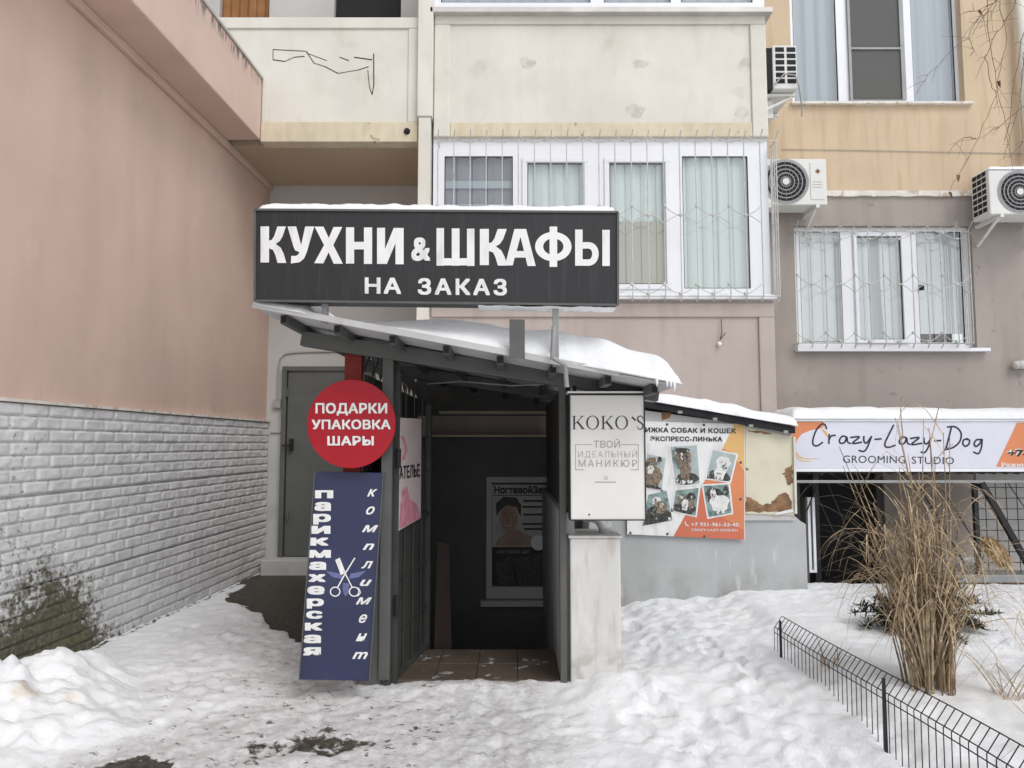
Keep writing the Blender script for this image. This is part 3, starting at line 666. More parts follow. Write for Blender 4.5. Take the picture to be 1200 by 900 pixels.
# ------------------------------------------------------------------ grilles
def arc(p, q, sag, pl, off, n=7):
    out = []
    for i in range(n):
        t = i/(n-1); out.append(pl.hit(p[0]+(q[0]-p[0])*t, p[1]+(q[1]-p[1])*(t if sag == 0 else (math.sin(t*math.pi/2) if sag > 0 else 1-math.cos(t*math.pi/2))), off))
    return out
def grille(name, label, Yg, us, vt, vb, nodes_v, wallY, right_return):
    root = thing(name, label, 'window grille', (at(us[0],vb,Yg).x, Yg, at(us[0],vb,Yg).z), 'white iron window grilles')
    pl = PY(Yg); r = .0065
    for i, u in enumerate(us):
        zt_, zb_ = pl.hit(u, vt), pl.hit(u, vb); x = pl.hit(u, (vt+vb)/2).x
        mb = MB(); lean = .07 if i % 2 == 0 else .05
        mb.tube([(x, Yg+lean*.9, zb_.z-.02), (x, Yg, zb_.z+.04), (x, Yg, zt_.z-.05), (x+.012, Yg-lean, zt_.z+.03)], r, 6); mb.build('bar', M['grilles'], root)
    mb = MB(); a, b = pl.hit(us[0], vt+7), pl.hit(us[-1], vt+7); x0, x1 = pl.hit(us[0],(vt+vb)/2).x, pl.hit(us[-1],(vt+vb)/2).x
    mb.tube([(x0, Yg, a.z), (x1, Yg, a.z)], r, 6); zb_ = pl.hit(us[0], vb-3).z; mb.tube([(x0, Yg, zb_), (x1, Yg, zb_)], r, 6)
    for x in (x0, x1):
        for z in (a.z, zb_): mb.tube([(x, Yg, z), (x, wallY, z)], r, 6)
    mb.build('rail', M['grilles'], root)
    mb = MB(); k = .006
    for i in range(0, len(us)-2, 2):
        for (v0, v1) in nodes_v:
            for (p, q, sg) in (((us[i],v0),(us[i+1],v1),1), ((us[i+2],v0),(us[i+1],v1),1)):
                mb.tube(arc(p, q, sg, pl, .009), .0048, 5)
            mb.ball(pl.hit(us[i+1], v1, .01), .019); mb.ball(pl.hit(us[i], v0, .01), .019)
        v0, v1 = nodes_v[0]
        for (p, q) in (((us[i+1],v1),(us[i],v1+(v1-v0)*.9)), ((us[i+1],v1),(us[i+2],v1+(v1-v0)*.9))): mb.tube(arc(p, q, -1, pl, .009), .0048, 5)
        for (p, q) in (((us[i],vt+9),(us[i+1],vt+1)), ((us[i+2],vt+9),(us[i+1],vt+1))): mb.tube(arc(p, q, -1, pl, .009), .0045, 5)
    mb.build('scrollwork', M['grilles'], root)
    if right_return:
        mb = MB(); z0, z1 = zb_, a.z
        for d in (.33, .66): 
            y = Yg + (wallY-Yg)*d; mb.tube([(x1, y, z0), (x1, y, z1)], r, 6)
        mb.tube([(x1, wallY-.02, z0), (x1, wallY-.02, z1)], r, 6)
        zc = (z0+z1)/2; mb.tube([(x1, Yg+(wallY-Yg)*t, zc-.05*math.sin(t*math.pi)) for t in (0,.25,.5,.75,1)], .0055, 5); mb.build('side_return', M['grilles'], root)
    return root
us = [512.5 + 19*i for i in range(22)]
grille('window_grille', 'white iron grille with scrollwork in front of the glazed bay balcony', YF-.13, us, 158, 350, [(241,252),(333,344)], YF+.05, True)
us = [934 + 17.0*i for i in range(13)]
grille('window_grille', 'white iron grille on the ground floor window between two conditioners', YR-.13, us, 264, 405, [(322,333),(390,400),(273,280)], YR+.02, True)

# ------------------------------------------------------------------ air conditioners
def ac_front(label, x0, x1, z0, z1, Y0, d, fanx, fr, left_grid, snow=False):
    root = thing('air_conditioner', label, 'air conditioner', ((x0+x1)/2, Y0+d/2, z0), 'outdoor air conditioner units on the facade')
    MB().box(x0,x1,Y0,Y0+d,z0,z1).build('casing', M['ac'], root, .012)
    cz = (z0+z1)/2; mb = MB(); mb.disc((fanx, Y0-.002, cz), fr, 40, .0015); mb.build('fan_opening', M['dark'], root)
    mb = MB()
    for k in range(5):
        r = fr*(.22+.18*k); mb.ring((fanx, Y0-.008, cz), r-.006, r+.006, 32)
    for k in range(0, 18): 
        t = 2*math.pi*k/18; mb.tube([(fanx+math.cos(t)*fr*.15, Y0-.011, cz+math.sin(t)*fr*.15), (fanx+math.cos(t+.2)*fr, Y0-.009, cz+math.sin(t+.2)*fr)], .002, 4)
    mb.ring((fanx, Y0-.006, cz), fr*.97, fr*1.06, 40)
    mb.build('fan_guard', M['galv'], root)
    mb = MB(); mb.disc((fanx, Y0-.016, cz), fr*.16, 20, .006); mb.build('hub', M['ac'], root)
    if x1 - fanx > fr*1.6:
        px0 = fanx+fr*1.12; mb = MB(); mb.box(px0, x1-.03, Y0-.008, Y0-.001, z0+.06, z1-.05); pn = mb.build('side_panel', M['ac'], root, .004)
        mb = MB()
        for k in range(3): mb.box(px0+.02, x1-.06, Y0-.010, Y0-.0085, z0+.2+.03*k, z0+.203+.03*k)
        c = ((px0+x1)/2-.01, z1-.15); mb.add([(c[0]-.03,Y0-.0105,c[1]),(c[0],Y0-.0105,c[1]-.03),(c[0]+.03,Y0-.0105,c[1]),(c[0],Y0-.0105,c[1]+.03)], [(0,1,2,3)]); mb.build('emblem', M['rust'], pn)
    if left_grid:
        mb = MB()
        for i in range(3):
            for j in range(7): mb.box(x0-.004, x0-.0005, Y0+.05+i*.085, Y0+.05+i*.085+.07, z0+.05+j*.07, z0+.05+j*.07+.05)
        mb.build('side_vent', M['dark'], root)
    mb = MB()
    for x in (x0+.12, x1-.12):
        mb.bar((x, Y0-.02, z0-.02), (x, YR+.0, z0-.02), .035, .035); mb.bar((x, Y0+.05, z0-.03), (x, YR+.0, z0-.25), .025, .025)
    mb.build('bracket', M['ac'], root)
    if snow: pass
    return root
a, b = at(880, 186, 8.2), at(970, 240, 8.2)
ac_front('off-white conditioner with ringed fan squeezed between the bay and the ledge', b.x-.78, b.x, b.z, a.z, 8.2, .3, b.x-.47, .25, False)
a, b = at(1158, 199, 8.15), at(1240, 251, 8.15)
ac_front('conditioner with snow on top at the right edge of the facade', a.x, a.x+.8, b.z, a.z, 8.15, .32, a.x+.34, .235, True)
AC3 = (a.x, a.x+.8, a.z)
a, b = at(905, 53, 7.75), at(935, 104, 7.75)
rt = thing('air_conditioner', 'end of a conditioner jutting from the side of the cream bay, topmost unit', 'air conditioner', ((a.x+b.x)/2, 8.1, b.z), 'outdoor air conditioner units on the facade')
MB().box(a.x, b.x, 7.75, 8.5, b.z, a.z).build('casing', M['ac'], rt, .01)
mb = MB(); w_ = (b.x-a.x); h_ = a.z-b.z
for i in range(2):
    for j in range(6): mb.box(a.x+.03+i*w_*.47, a.x+.03+i*w_*.47+w_*.36, 7.745, 7.7495, b.z+.06+j*h_*.145, b.z+.06+j*h_*.145+h_*.1)
mb.build('end_vent', M['dark'], rt)
mb = MB(); mb.box(a.x-.06, a.x-.002, 7.77, 8.48, b.z, a.z-.02); mb.build('coil', M['dark'], rt)
mb = MB()
for y in (7.85, 8.35): mb.bar((xBR, y, b.z-.03), (b.x, y, b.z-.03), .03, .04, (0,1,0)); mb.bar((xBR, y, b.z-.24), (b.x-.03, y, b.z-.05), .025, .03, (0,1,0))
mb.box(xBR, xBR+.2, 7.9, 8.3, b.z-.26, b.z-.06)
mb.build('bracket', M['ac'], rt, .004)
mb = MB(); mb.tube([(a.x, 7.72, b.z+.03), (a.x+.1, 7.7, b.z+.14), (a.x+.22, 7.7, b.z+.13), (b.x, 7.72, b.z+.02), (b.x+.06, 7.8, b.z-.2), (b.x+.06, 7.82, b.z-.28)], .009, 6); mb.build('hose', M['cable'], rt)

# small wall bits
mb = MB(); q = PY(YR); mb.tube([q.hit(u, v, .01) for u, v in ((916,175),(1000,176),(1100,178),(1200,180),(1290,182))], .004, 5)
o = mb.build('facade_cable', M['cable']); tag(o, 'thin cable strung along the ochre wall under the upper window', 'cable')
mb = MB(); q = PY(YR+.02); c = q.hit(1196, 428, .05); mb.tube([c+Vector((-.06,-.02,0)), c+Vector((.12,0,.01))], .05, 12); mb.ball(c+Vector((-.06,-.02,0)), .05, 12); mb.box(c.x+.12,c.x+.2,c.y,YR+.02,c.z-.05,c.z+.05)
o = mb.build('wall_lamp', M['pedestal'], None, 0, True); tag(o, 'small pale bulkhead lamp on the mauve wall at the right edge', 'lamp')
mb = MB(); q = PY(YF-.0); mb.tube([q.hit(845,374,.03), q.hit(846,388,.03), q.hit(844,398,.03)], .004, 5); mb.tube([q.hit(844,398,.02), q.hit(850,390,.015)], .004, 5)
o = mb.build('loose_cable', M['ink']); tag(o, 'short loose wire with white socket hanging on the mauve bay wall', 'cable')
MB().ball(q.hit(843,403,.03), .024, 10).build('lamp_socket', M['white'], o, 0, True)
p = at(1199, 120, 8.5); mb = MB(); mb.tube([(p.x+.02, 8.5, at(1199,190,8.5).z), (p.x+.02, 8.5, 7.9)], .05, 14)
o = mb.build('drainpipe', M['cream'], None, 0, True); tag(o, 'pale drainpipe on the ochre wall at the right edge', 'drainpipe')

# ------------------------------------------------------------------ entrance shelter
A, B = at(297, 359, 4.15), at(792, 452, 4.15)
def zroof(x): return A.z + (B.z-A.z)*(x-A.x)/(B.x-A.x)
sh = thing('entrance_shelter', 'grey steel stair shelter with sloping tin roof over the basement entrance', 'shelter', (-.2, 4.7, 0))
ny = 240; yv = np.linspace(4.15, 7.42, ny); xv = np.linspace(A.x, B.x, 12)
XX, YY = np.meshgrid(xv, yv); ZZ = A.z + (B.z-A.z)*(XX-A.x)/(B.x-A.x) + .009*np.sin(YY*2*np.pi/.075)
attr_mesh('roof_sheet', np.stack([XX.ravel(), YY.ravel(), ZZ.ravel()], 1), grid_faces(12, ny), M['roofsheet'], parent=sh)
mb = MB(); mb.bar((A.x, 4.14, zroof(A.x)+.008), (B.x-.32, 4.14, zroof(B.x-.32)+.008), .012, .036); mb.build('edge_strip', M['roofsheet'], sh)
for u in (332, 395, 460, 523, 586, 648, 712, 766):
    x = at(u, 400, 4.2).x; z = zroof(x) - .012
    mb = MB(); mb.prism([(x-.02,4.2,z-.05),(x+.02,4.2,z-.05),(x+.02,4.2,z),(x-.02,4.2,z)], (0,3.2,0)); rf = mb.build('rafter', M['steel'], sh, .002)
    mb = MB(); mb.box(x-.016,x+.016,4.196,4.199,z-.044,z-.006); mb.build('end_cap', M['dark'], rf)
def beam_y(Y, name):
    p, q = at(355, 397, YK), at(771, 462, YK); mb = MB()
    mb.bar((p.x, Y, p.z), (q.x, Y, q.z), .09, .092); mb.build(name, M['steel'], sh, .004)
beam_y(YK, 'beam'); beam_y(6.0, 'rear_beam')
mb = MB(); mb.pbox(448.5, 416, 456, 797, YK-.015, .05); mb.build('post', M['steel'], sh, .003)
mb = MB(); p, q = at(655,470,YK), at(664.5,800,YK); mb.box(p.x, q.x, YK-.02, YK+.05, -.1, at(660,448,YK).z); mb.build('post', M['steel'], sh, .003)
mb = MB(); p, q = at(404,413,YK+.07), at(421,600,YK+.07); mb.box(p.x, q.x, YK+.07, YK+.13, q.z, p.z); mb.build('post', M['redpost'], sh, .004)['label'] = 'red-brown painted board post'
mb = MB(); mb.box(at(425,700,YK).x, at(447.5,700,YK).x, YK+.005, YK+.04, -.05, q.z-.002); mb.build('post_board', M['steel'], sh, .003)
# side walls
mb = MB(); nx_ = 60
xs_l = at(458, 600, YK+.06).x - .2
for k in range(nx_):
    ya, yb = YK+.2+(7.45-YK-.2)*k/nx_, YK+.2+(7.45-YK-.2)*(k+1)/nx_
    mb.box(xs_l-.012+.01*(k % 2), xs_l+.01*(k % 2), ya, yb+.0004, -1.4, 1.95)
mb.build('side_wall', M['steel'], sh)
mb = MB(); xr = q.x; xr_ = at(664.5, 600, YK).x
zw = at(650, 600, YK+.1).z; mb.box(xr_-.04, xr_+.05, YK+.06, 7.4, -1.5, zw); mb.build('side_wall', M['lowwall'], sh, .006)
mb = MB(); mb.box(xr_+.0, xr_+.03, YK+.06, 7.4, zw+.002, zroof(xr_)-.06); mb.build('side_sheet', M['steel'], sh)
mb = MB(); mb.box(xs_l, B.x-.1, 7.425, 7.45, 1.78, 2.2); mb.build('gap_light_stop', M['steel'], sh)  # added sheet closing the gap behind the roof to keep light out
# lattice panel above the left wall
mb = MB()
for k in range(9):
    y = YK+.15+.3*k; mb.tube([(xs_l, y, 1.96), (xs_l, y, zroof(xs_l)-.02)], .008, 5); mb.tube([(xs_l, y, 1.96), (xs_l, y+.3, zroof(xs_l)-.03)], .006, 5); mb.tube([(xs_l, y+.3, 1.96), (xs_l, y, zroof(xs_l)-.03)], .006, 5)
mb.build('lattice', M['steel'], sh)
# open gate leaf
g0, g1 = at(461, 797, YK+.05), at(501, 754, 5.45); g0.z = g1.z = 0
gd = (g1-g0); gl = gd.length; gd.normalize(); gn = Vector((gd.y, -gd.x, 0))
GP = Plane(g0, gn)
ztop0, ztop1 = 1.97, 1.80
gp = lambda s, z, d=0: g0 + gd*s + Vector((0,0,z)) + gn*d
mb = MB()
mb.bar(gp(.02,.03), gp(.02,ztop0), .04, .04, gd); mb.bar(gp(gl-.02,.03), gp(gl-.02,ztop1), .04, .04, gd)
mb.bar(gp(.041,.06), gp(gl-.041,.06), .04, .04); mb.bar(gp(.0,ztop0), gp(gl,ztop1), .04, .045)
mb.bar(gp(.041,1.0), gp(gl-.041,1.0), .03, .03)
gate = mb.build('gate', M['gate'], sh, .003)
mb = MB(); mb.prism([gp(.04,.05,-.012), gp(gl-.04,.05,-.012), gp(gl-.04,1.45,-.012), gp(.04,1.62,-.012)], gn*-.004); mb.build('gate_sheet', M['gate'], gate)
mb = MB()
for k in range(2, 8, 2): mb.tube([gp(gl*k/8,.08), gp(gl*k/8, ztop0+(ztop1-ztop0)*k/8)], .0045, 5)
for z in (.35,.65,1.3,1.55): mb.tube([gp(.04,z,.006), gp(gl-.04,z,.006)], .004, 5)
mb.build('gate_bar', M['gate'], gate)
mb = MB()
for z in (.45, 1.35): mb.tube([gp(-.015,z,.02), gp(-.015,z+.12,.02)], .016, 8)
mb.build('hinge', M['dark'], gate)
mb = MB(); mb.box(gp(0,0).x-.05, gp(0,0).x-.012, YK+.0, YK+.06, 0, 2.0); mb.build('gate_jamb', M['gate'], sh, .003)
# landing and steps
mb = MB(); x0_, x1_ = -.74, xr_-.045
for k in range(4):
    for j in range(2):
        wd, dp = (x1_-x0_)/4, .34
        mb.box(x0_+k*wd+.0015, x0_+(k+1)*wd-.0015, YK+.065+j*dp, YK+.065+(j+1)*dp-.004, -.05, .058)
mb.build('landing', M['tile'], sh, .003)
mb = MB()
for k in range(6): mb.box(xs_l+.02, x1_, 5.36+k*.28, 5.36+(k+1)*.28+.02, -1.5, -.2-.2*k)
mb.build('stair', M['tile'], sh)
# dark inner wall with window
YI = 7.3
mb = MB(); p = at(513, 512, YI); wz = pr(570, 559, 652, 702, YI)
mb.holes(p.x-.25, .9, -1.5, p.z, [wz], YI, YI+.12); mb.build('inner_wall', M['innerwall'], sh)
mb = MB(); t = .055
for b in ((wz[0],wz[1],wz[3]-t,wz[3]),(wz[0],wz[1],wz[2],wz[2]+t+.06),(wz[0],wz[0]+t,wz[2]+t+.061,wz[3]-t-.001),(wz[1]-t,wz[1],wz[2]+t+.061,wz[3]-t-.001)): mb.box(b[0],b[1],YI+.01,YI+.06,b[2],b[3])
wi = mb.build('window', M['recess'], sh, .004)
mb = MB(); mb.box(wz[0]-.05,wz[1]+.02,YI-.07,YI-.001,wz[2]-.06,wz[2]-.005); mb.build('sill', M['recess'], wi, .004)
mb = MB(); mb.box(p.x-.25, .9, YI-.03, YI+.12, p.z+.001, p.z+.02); c = at(570, 483, 7.45); mb.box(p.x, .9, 7.40, 7.47, c.z-.02, c.z+.01); mb.build('lintel', M['cream_low'], sh)
mb = MB(); mb.tube([at(500,450,5.6), at(540,447,5.4), at(600,452,5.2), at(640,450,5.0), at(655,445,4.75)], .006, 5); mb.build('cable', M['cable'], sh)

# snow caps
def cap(name, label, base, thick, ns, nt, lip=.0):
    s_, t_ = np.meshgrid(np.linspace(0,1,ns), np.linspace(0,1,nt))
    bx, by, bz = base(s_, t_); th = thick(s_, t_)
    e = np.minimum(np.minimum(s_, 1-s_)*ns/6., np.minimum(t_, 1-t_)*nt/6.); e = np.clip(e, 0, 1); e = np.sqrt(1-(1-e)**2)
    top = np.stack([bx.ravel(), by.ravel(), (bz+.004+th*e).ravel()], 1); bot = np.stack([bx.ravel(), by.ravel(), bz.ravel()], 1)
    n = ns*nt; fq = grid_faces(ns, nt); fb = fq[:, ::-1] + n
    rim = [j for j in range(ns)] + [k*ns+ns-1 for k in range(1,nt)] + [(nt-1)*ns+j for j in range(ns-2,-1,-1)] + [k*ns for k in range(nt-2,0,-1)]
    fr_ = [(rim[i], rim[i]+n, rim[(i+1)%len(rim)]+n, rim[(i+1)%len(rim)]) for i in range(len(rim))]
    o = attr_mesh(name, np.concatenate([top, bot]), np.concatenate([fq, fb, np.array(fr_)]), M['snow'])
    return tag(o, label, None, None, 'stuff')
def base_roof(s, t):
    x = A.x+.01+(B.x-A.x+.02)*s
    y = 4.15 - .03*sstep(.16,.1,s) - .05*sstep(.72,.85,s) + (7.4-4.15)*t + .05*(fbm(s*22, t*2, 4, 61)-.45)*(.4+.6*sstep(.6,.7,s))*(1-t)
    return x, y, A.z+(B.z-A.z)*(x-A.x)/(B.x-A.x)+.012
def th_roof(s, t):
    return (.13 - .10*sstep(.1,.16,s) + .175*sstep(.16,.5,s) - .02*sstep(.6,1,s))*(.35+.65*sstep(0,.07+.05*(1-s),t))*(.7+.6*fbm(s*5, t*6, 4, 66)) + .02*(fbm(s*20,t*30,3,60)-.5)*sstep(.1,.3,s)
cap('roof_snow', 'thick white snow lying on the sloping shelter roof', base_roof, th_roof, 110, 120)

for k in range(4):                       # icicles at the low corner of the roof
    x = B.x - .02 - .03*k*random.uniform(.6,1.2); y = 4.10+.01*random.random(); L_ = random.uniform(.018,.045)
    mb = MB(); mb.tube([(x,y,zroof(x)+.012),(x+.003,y,zroof(x)-L_*.5),(x+.002,y,zroof(x)-L_)], .010, 7, .0012)
    o = mb.build('icicle', M['snow'], None, 0, True); tag(o, 'small frosty icicle hanging from the low right corner of the shelter roof', 'icicle', 'icicles on the shelter roof edge')

# ------------------------------------------------------------------ signs of the shelter
SP = PY(4.1)
sg = thing('shop_sign', 'long black box sign with large white capitals above the shelter', 'sign', (at(511,355,4.1).x, 4.15, at(511,355,4.1).z))
C4 = [SP.hit(299,352.5), SP.hit(724,357.5), SP.hit(724,249), SP.hit(299,246)]
MB().prism(C4, (0,.15,0)).build('box', M['blacksign'], sg, .003)
mb = MB()
for i in range(4):
    p, q = C4[i], C4[(i+1)%4]; mb.bar(p+Vector((0,-.004,0)), q+Vector((0,-.004,0)), .012, .012, (0,1,0))
mb.build('trim', M['steel'], sg)
mb = MB()
c6 = lambda pts: [(290+x/5.217, 150+y/5.217) for x, y in pts]
c5 = lambda pts: [(500+x/2.857, 150+y/2.857) for x, y in pts]
rc_ = lambda a, b, c, d: [(a,c),(b,c),(b,d),(a,d)]
KA = [(80,602),(132,601),(132,688),(148,684),(163,662),(183,602),(235,602),(214,664),(196,693),(172,708),(203,732),(221,768),(238,825),(184,825),(170,775),(156,745),(132,736),(132,822),(80,822)]
kk = 0
def cut(pts):
    global kk
    mb.poly(pts, SP, .0025+.0005*(kk % 4)); kk += 1
cut(c6(KA))
cut(c6([(245,602),(298,602),(328,716),(353,602),(408,602),(363,758),(346,798),(318,821),(265,828),(268,782),(296,782),(313,771),(317,758),(291,748),(279,718)]))
cut(c6([(410,603),(465,603),(497,672),(526,605),(580,605),(525,716),(583,830),(527,830),(496,760),(464,828),(408,826),(468,716)]))
cut(c6(rc_(602,652,607,829))); cut(c6(rc_(712,762,608,831))); cut(c6(rc_(650,714,696,742)))
cut(c6(rc_(792,841,610,831))); cut(c6(rc_(905,955,611,833))); cut(c6([(839,831),(839,745),(894,611),(907,611),(907,700),(852,831)]))
for r_ in ((33,58,335,461),(84,110,336,461),(135,160,337,462)): cut(c5(rc_(*r_)))
cut(c5(rc_(34,159,436,460)))
cut(c5([(178+(x-80)*.582, 338+(y-602)*.55) for x, y in KA]))
cut(c5([(262,460),(294,338),(314.5,338),(314.5,362),(288,460)])); cut(c5([(313.5,338),(333,338),(365,462),(338,462),(313.5,362)])); cut(c5([(298,412),(330,412),(334,434),(293,434)]))
n = 40; mb.add([SP.hit(*c5([(424+r_[0]*math.cos(2*math.pi*k/n), 397+r_[1]*math.sin(2*math.pi*k/n))])[0], .0025) for k in range(n) for r_ in ((61,49),(34,27))], [(2*k,2*k+1,(2*k+3)%(2*n),(2*k+2)%(2*n)) for k in range(n)])
cut(c5(rc_(411.5,437,330,465))); mb.f[-1] = mb.f[-1]
cut(c5(rc_(497,522,340,461))); cut(c5(rc_(588,613,341,462)))
mb.ribbon(c5([(520,393.5),(546,393.5),(560,403),(565,421),(560,440),(546,450),(520,450)]), 7.6, SP, .0038)
text(mb, '&', 482, 276, 504.5, 305.5, SP, .003, .028)
text(mb, 'НА', 427.5, 325, 470, 344, SP, .003, .03, 1.15, dv=.5); text(mb, 'ЗАКАЗ', 489.6, 326, 594, 345.2, SP, .003, .03, 1.25, dv=1)
mb.build('lettering', M['white'], sg)
mb = MB()
for (u, Yb_) in ((381, 4.17), (651, 4.17)):
    x = at(u, 360, Yb_).x; mb = MB(); mb.bar((x, Yb_, zroof(x)-.02), (x, Yb_, C4[0].z+.02), .035, .03, (0,1,0)); mb.build('support', M['galv'], sg, .002)
mb = MB(); x = at(651, 400, 4.13).x; mb.tube([(x-.01, 4.1, zroof(x)+.2), (x-.02, 4.09, zroof(x)+.02), (x+.05, 4.09, zroof(x)-.02), (x+.06, 4.1, zroof(x)-.14)], .014, 8)
mb.build('bent_strut', M['galv'], sg)
x = at(606, 390, 4.12).x; mb = MB(); mb.box(x-.043, x+.043, 4.10, 4.105, zroof(x)-.02, zroof(x)+.2); mb.box(x-.043, x-.038, 4.106, 4.15, zroof(x)-.02, zroof(x)+.2); mb.box(x+.038, x+.043, 4.106, 4.15, zroof(x)-.02, zroof(x)+.2)
mb.build('stub_channel', M['steel'], sg, .002)
def base_sign(s, t):
    x = C4[3].x + .02 + (C4[2].x-C4[3].x-.03)*s; return x, 4.1 + .004 + .142*t - .015*fbm(s*30, t, 2, 5)*(t < .1), C4[3].z + (C4[2].z-C4[3].z)*s + .004
cap('sign_snow', 'thin strip of snow along the top of the black box sign', base_sign, lambda s, t: .05*(.7+.6*fbm(s*25, t*2, 3, 71)), 160, 9)
def base_ice(s, t):
    x = at(560,357,4.1).x + (C4[1].x-at(560,357,4.1).x-.01)*s; return x, 4.105+.14*t, C4[0].z+(C4[1].z-C4[0].z)*(.62+.38*s) - .018*(.3+fbm(s*18,t,3,4))
cap('sign_snow', 'ragged crust of snow along the lower edge of the black box sign', base_ice, lambda s, t: .012+0*s, 120, 7)
# red round sign
rs = thing('round_sign', 'round red sign with three lines of white capitals on the red post', 'sign', at(412, 548, YK-.1))
c = at(411.5, 496.5, YK-.1); rr = abs(at(463.5,496,YK-.1).x - c.x)
MB().disc(c, rr, 72, .02).build('disc', M['redsign'], rs, .003)
mb = MB(); q = PY(YK-.1)
text(mb, 'ПОДАРКИ', 369.7, 472.3, 453.8, 484.5, q, .003, .03, 1.04); text(mb, 'УПАКОВКА', 365.3, 491.8, 457.8, 503, q, .003, .03, 1.04); text(mb, 'ШАРЫ', 383.6, 511, 438, 522, q, .003, .03, 1.04)
mb.build('lettering', M['white'], rs)
MB().box(c.x-.03, c.x+.03, YK-.079, YK+.069, c.z-.1, c.z+.1).build('bracket', M['steel'], rs)

# blue barber board leaning on the posts
tl, tr_, br, blc = at(369.5,552.5,YK-.03), at(449.5,554,YK-.03), at(433,798,4.4), at(351,796.5,4.4)
nb = (br-blc).cross(tl-blc).normalized(); 
if nb.y > 0: nb = -nb
BP = Plane(blc, nb)
tr_ = BP.hit(449.5,554)
bs = thing('leaning_sign', 'tall navy blue board with white vertical lettering and scissors leaning on the post', 'sign', (blc+br)/2)
MB().prism([blc, br, tr_, tl], nb*-.018).build('board', M['bluesign'], bs, .002)
mb = MB()
mb.bar(tl+nb*-.001, blc+nb*-.001, .006, .022, nb); mb.bar(tr_+nb*-.001, br+nb*-.001, .006, .022, nb); mb.build('edging', M['steel'], bs)
z36 = lambda x, y: (340+x/3.6, 550+y/3.6)
mb = MB()
Ls = [('п',105,182,88,122),('а',103,172,138,175),('р',97,172,188,222),('и',90,170,238,272),('к',85,162,288,322),('м',77,172,340,373),('а',80,152,390,424),('х',76,150,442,475),('е',73,145,492,528),('р',70,142,545,577),('с',68,136,597,630),('к',62,136,647,680),('а',57,130,698,733),('я',54,130,750,785)]
for ch, a, b, c_, d in Ls:
    (u0, v0), (u1, v1) = z36(a, c_), z36(b, d); text(mb, ch, u0, v0, u1, v1, BP, .0025, .045, href=.545)
mb.build('lettering', M['white'], bs)
mb = MB()
Rs = [('к',325,368,83,115),('о',320,357,157,190),('м',303,372,235,265),('n',306,355,308,340),('л',300,350,387,418),('u',294,345,460,492),('м',277,345,540,570),('е',290,325,612,647),('н',277,325,692,725),('m',262,328,765,800)]
for ch, a, b, c_, d in Rs:
    (u0, v0), (u1, v1) = z36(a, c_), z36(b, d); text(mb, ch, u0, v0, u1, v1, BP, .0025, .018, shear=.42, href=.545)
mb.build('script_lettering', M['white'], bs)
mb = MB(); T = lambda pts: [z36(*p) for p in pts]
mb.ribbon(T([(272,375),(232,440),(202,495)]), 1.5, BP, .003, False); mb.ribbon(T([(212,385),(235,445),(262,498)]), 1.3, BP, .0035, False)
for cx in (190, 270): mb.ribbon(T([(cx+20*math.cos(t), 516+19*math.sin(t)) for t in [2*math.pi*k/14 for k in range(15)]]), 1.3, BP, .003)
mb.poly(T([(190,382),(210,372),(228,440),(214,446)]), BP, .004)
mb.ribbon(T([(288,500),(296,520),(285,535)]), 1, BP, .003)
mb.build('scissors_emblem', M['white'], bs)
mb = MB(); mb.poly(T([(150,428),(215,440),(222,462),(180,455)]), BP, .0022); mb.poly(T([(320,428),(255,440),(248,462),(290,455)]), BP, .0022); mb.poly(T([(222,480),(250,480),(246,525),(232,535),(222,515)]), BP, .0024)
mb.build('wing_emblem', mat('pale_blue_print', (.13,.15,.30), .5, .2, 20, 0), bs)

# atelier poster on the gate
ap = thing('poster', 'narrow pale pink tailoring poster fixed to the open gate', 'poster', gp(.3, .9, .02))
mb = MB(); Q = [(469.5,489.5),(494,491),(493,607),(467.5,622)]
mb.prism([GP.hit(u,v,.022) for u,v in Q], gn*-.004); mb.build('sheet', M['posterpink'], ap)
mb = MB(); text(mb, 'АТЕЛЬЕ', 468.5, 546.5, 492, 561.5, GP, .025, .02, dv=-3); mb.build('lettering', M['ink'], ap)
mb = MB(); mb.ribbon([(472,512),(476,525),(473,538)], 3, GP, .025); mb.poly([(470,590),(477,582),(488,590),(493,606),(480,614),(468,620)], GP, .025); mb.poly([(471,575),(477,570),(480,582),(473,590)], GP, .0262)
mb.build('print', M['pinkprint'], ap)

# nail studio poster in the inner window
PP = PY(YI+.05); ps_ = thing('poster', 'dark beauty poster behind the inner window of the stairwell', 'poster', at(610,693,YI+.05))
MB().pbox(576, 565, 644, 693, YI+.0495, .012).build('sheet', M['ink'], ps_)
m = MB(); m.poly([(577,568),(643,568),(643,580),(577,580)], PP, .003); m.poly([(577,581),(643,581),(643,641),(577,641)], PP, .003); m.build('print_ground', mat('poster_pale_print', (.45,.44,.42), .5, .1, 8, 0), ps_)
m = MB(); m.poly([(596+11*math.cos(t), 606+17*math.sin(t)) for t in [2*math.pi*k/20 for k in range(20)]], PP, .006); m.poly([(584,632),(600,618),(622,628),(628,640),(580,640)], PP, .0055); m.build('portrait', M['skin'], ps_)
m = MB(); m.poly([(582,606),(581,590),(590,582),(605,583),(611,592),(610,606),(605,594),(594,592),(586,598)], PP, .0075); m.build('portrait_hair', M['ink'], ps_)
m = MB(); text(m, 'НогтевойЗал', 579, 569.5, 641.5, 578.5, PP, .005, .045)
for v in (586, 593, 602, 613, 619): m.ribbon([(612+v%4,v+1),(641-v%3,v+1)], 2.4, PP, .005, False)
m.build('lettering', M['ink'], ps_)
m = MB()
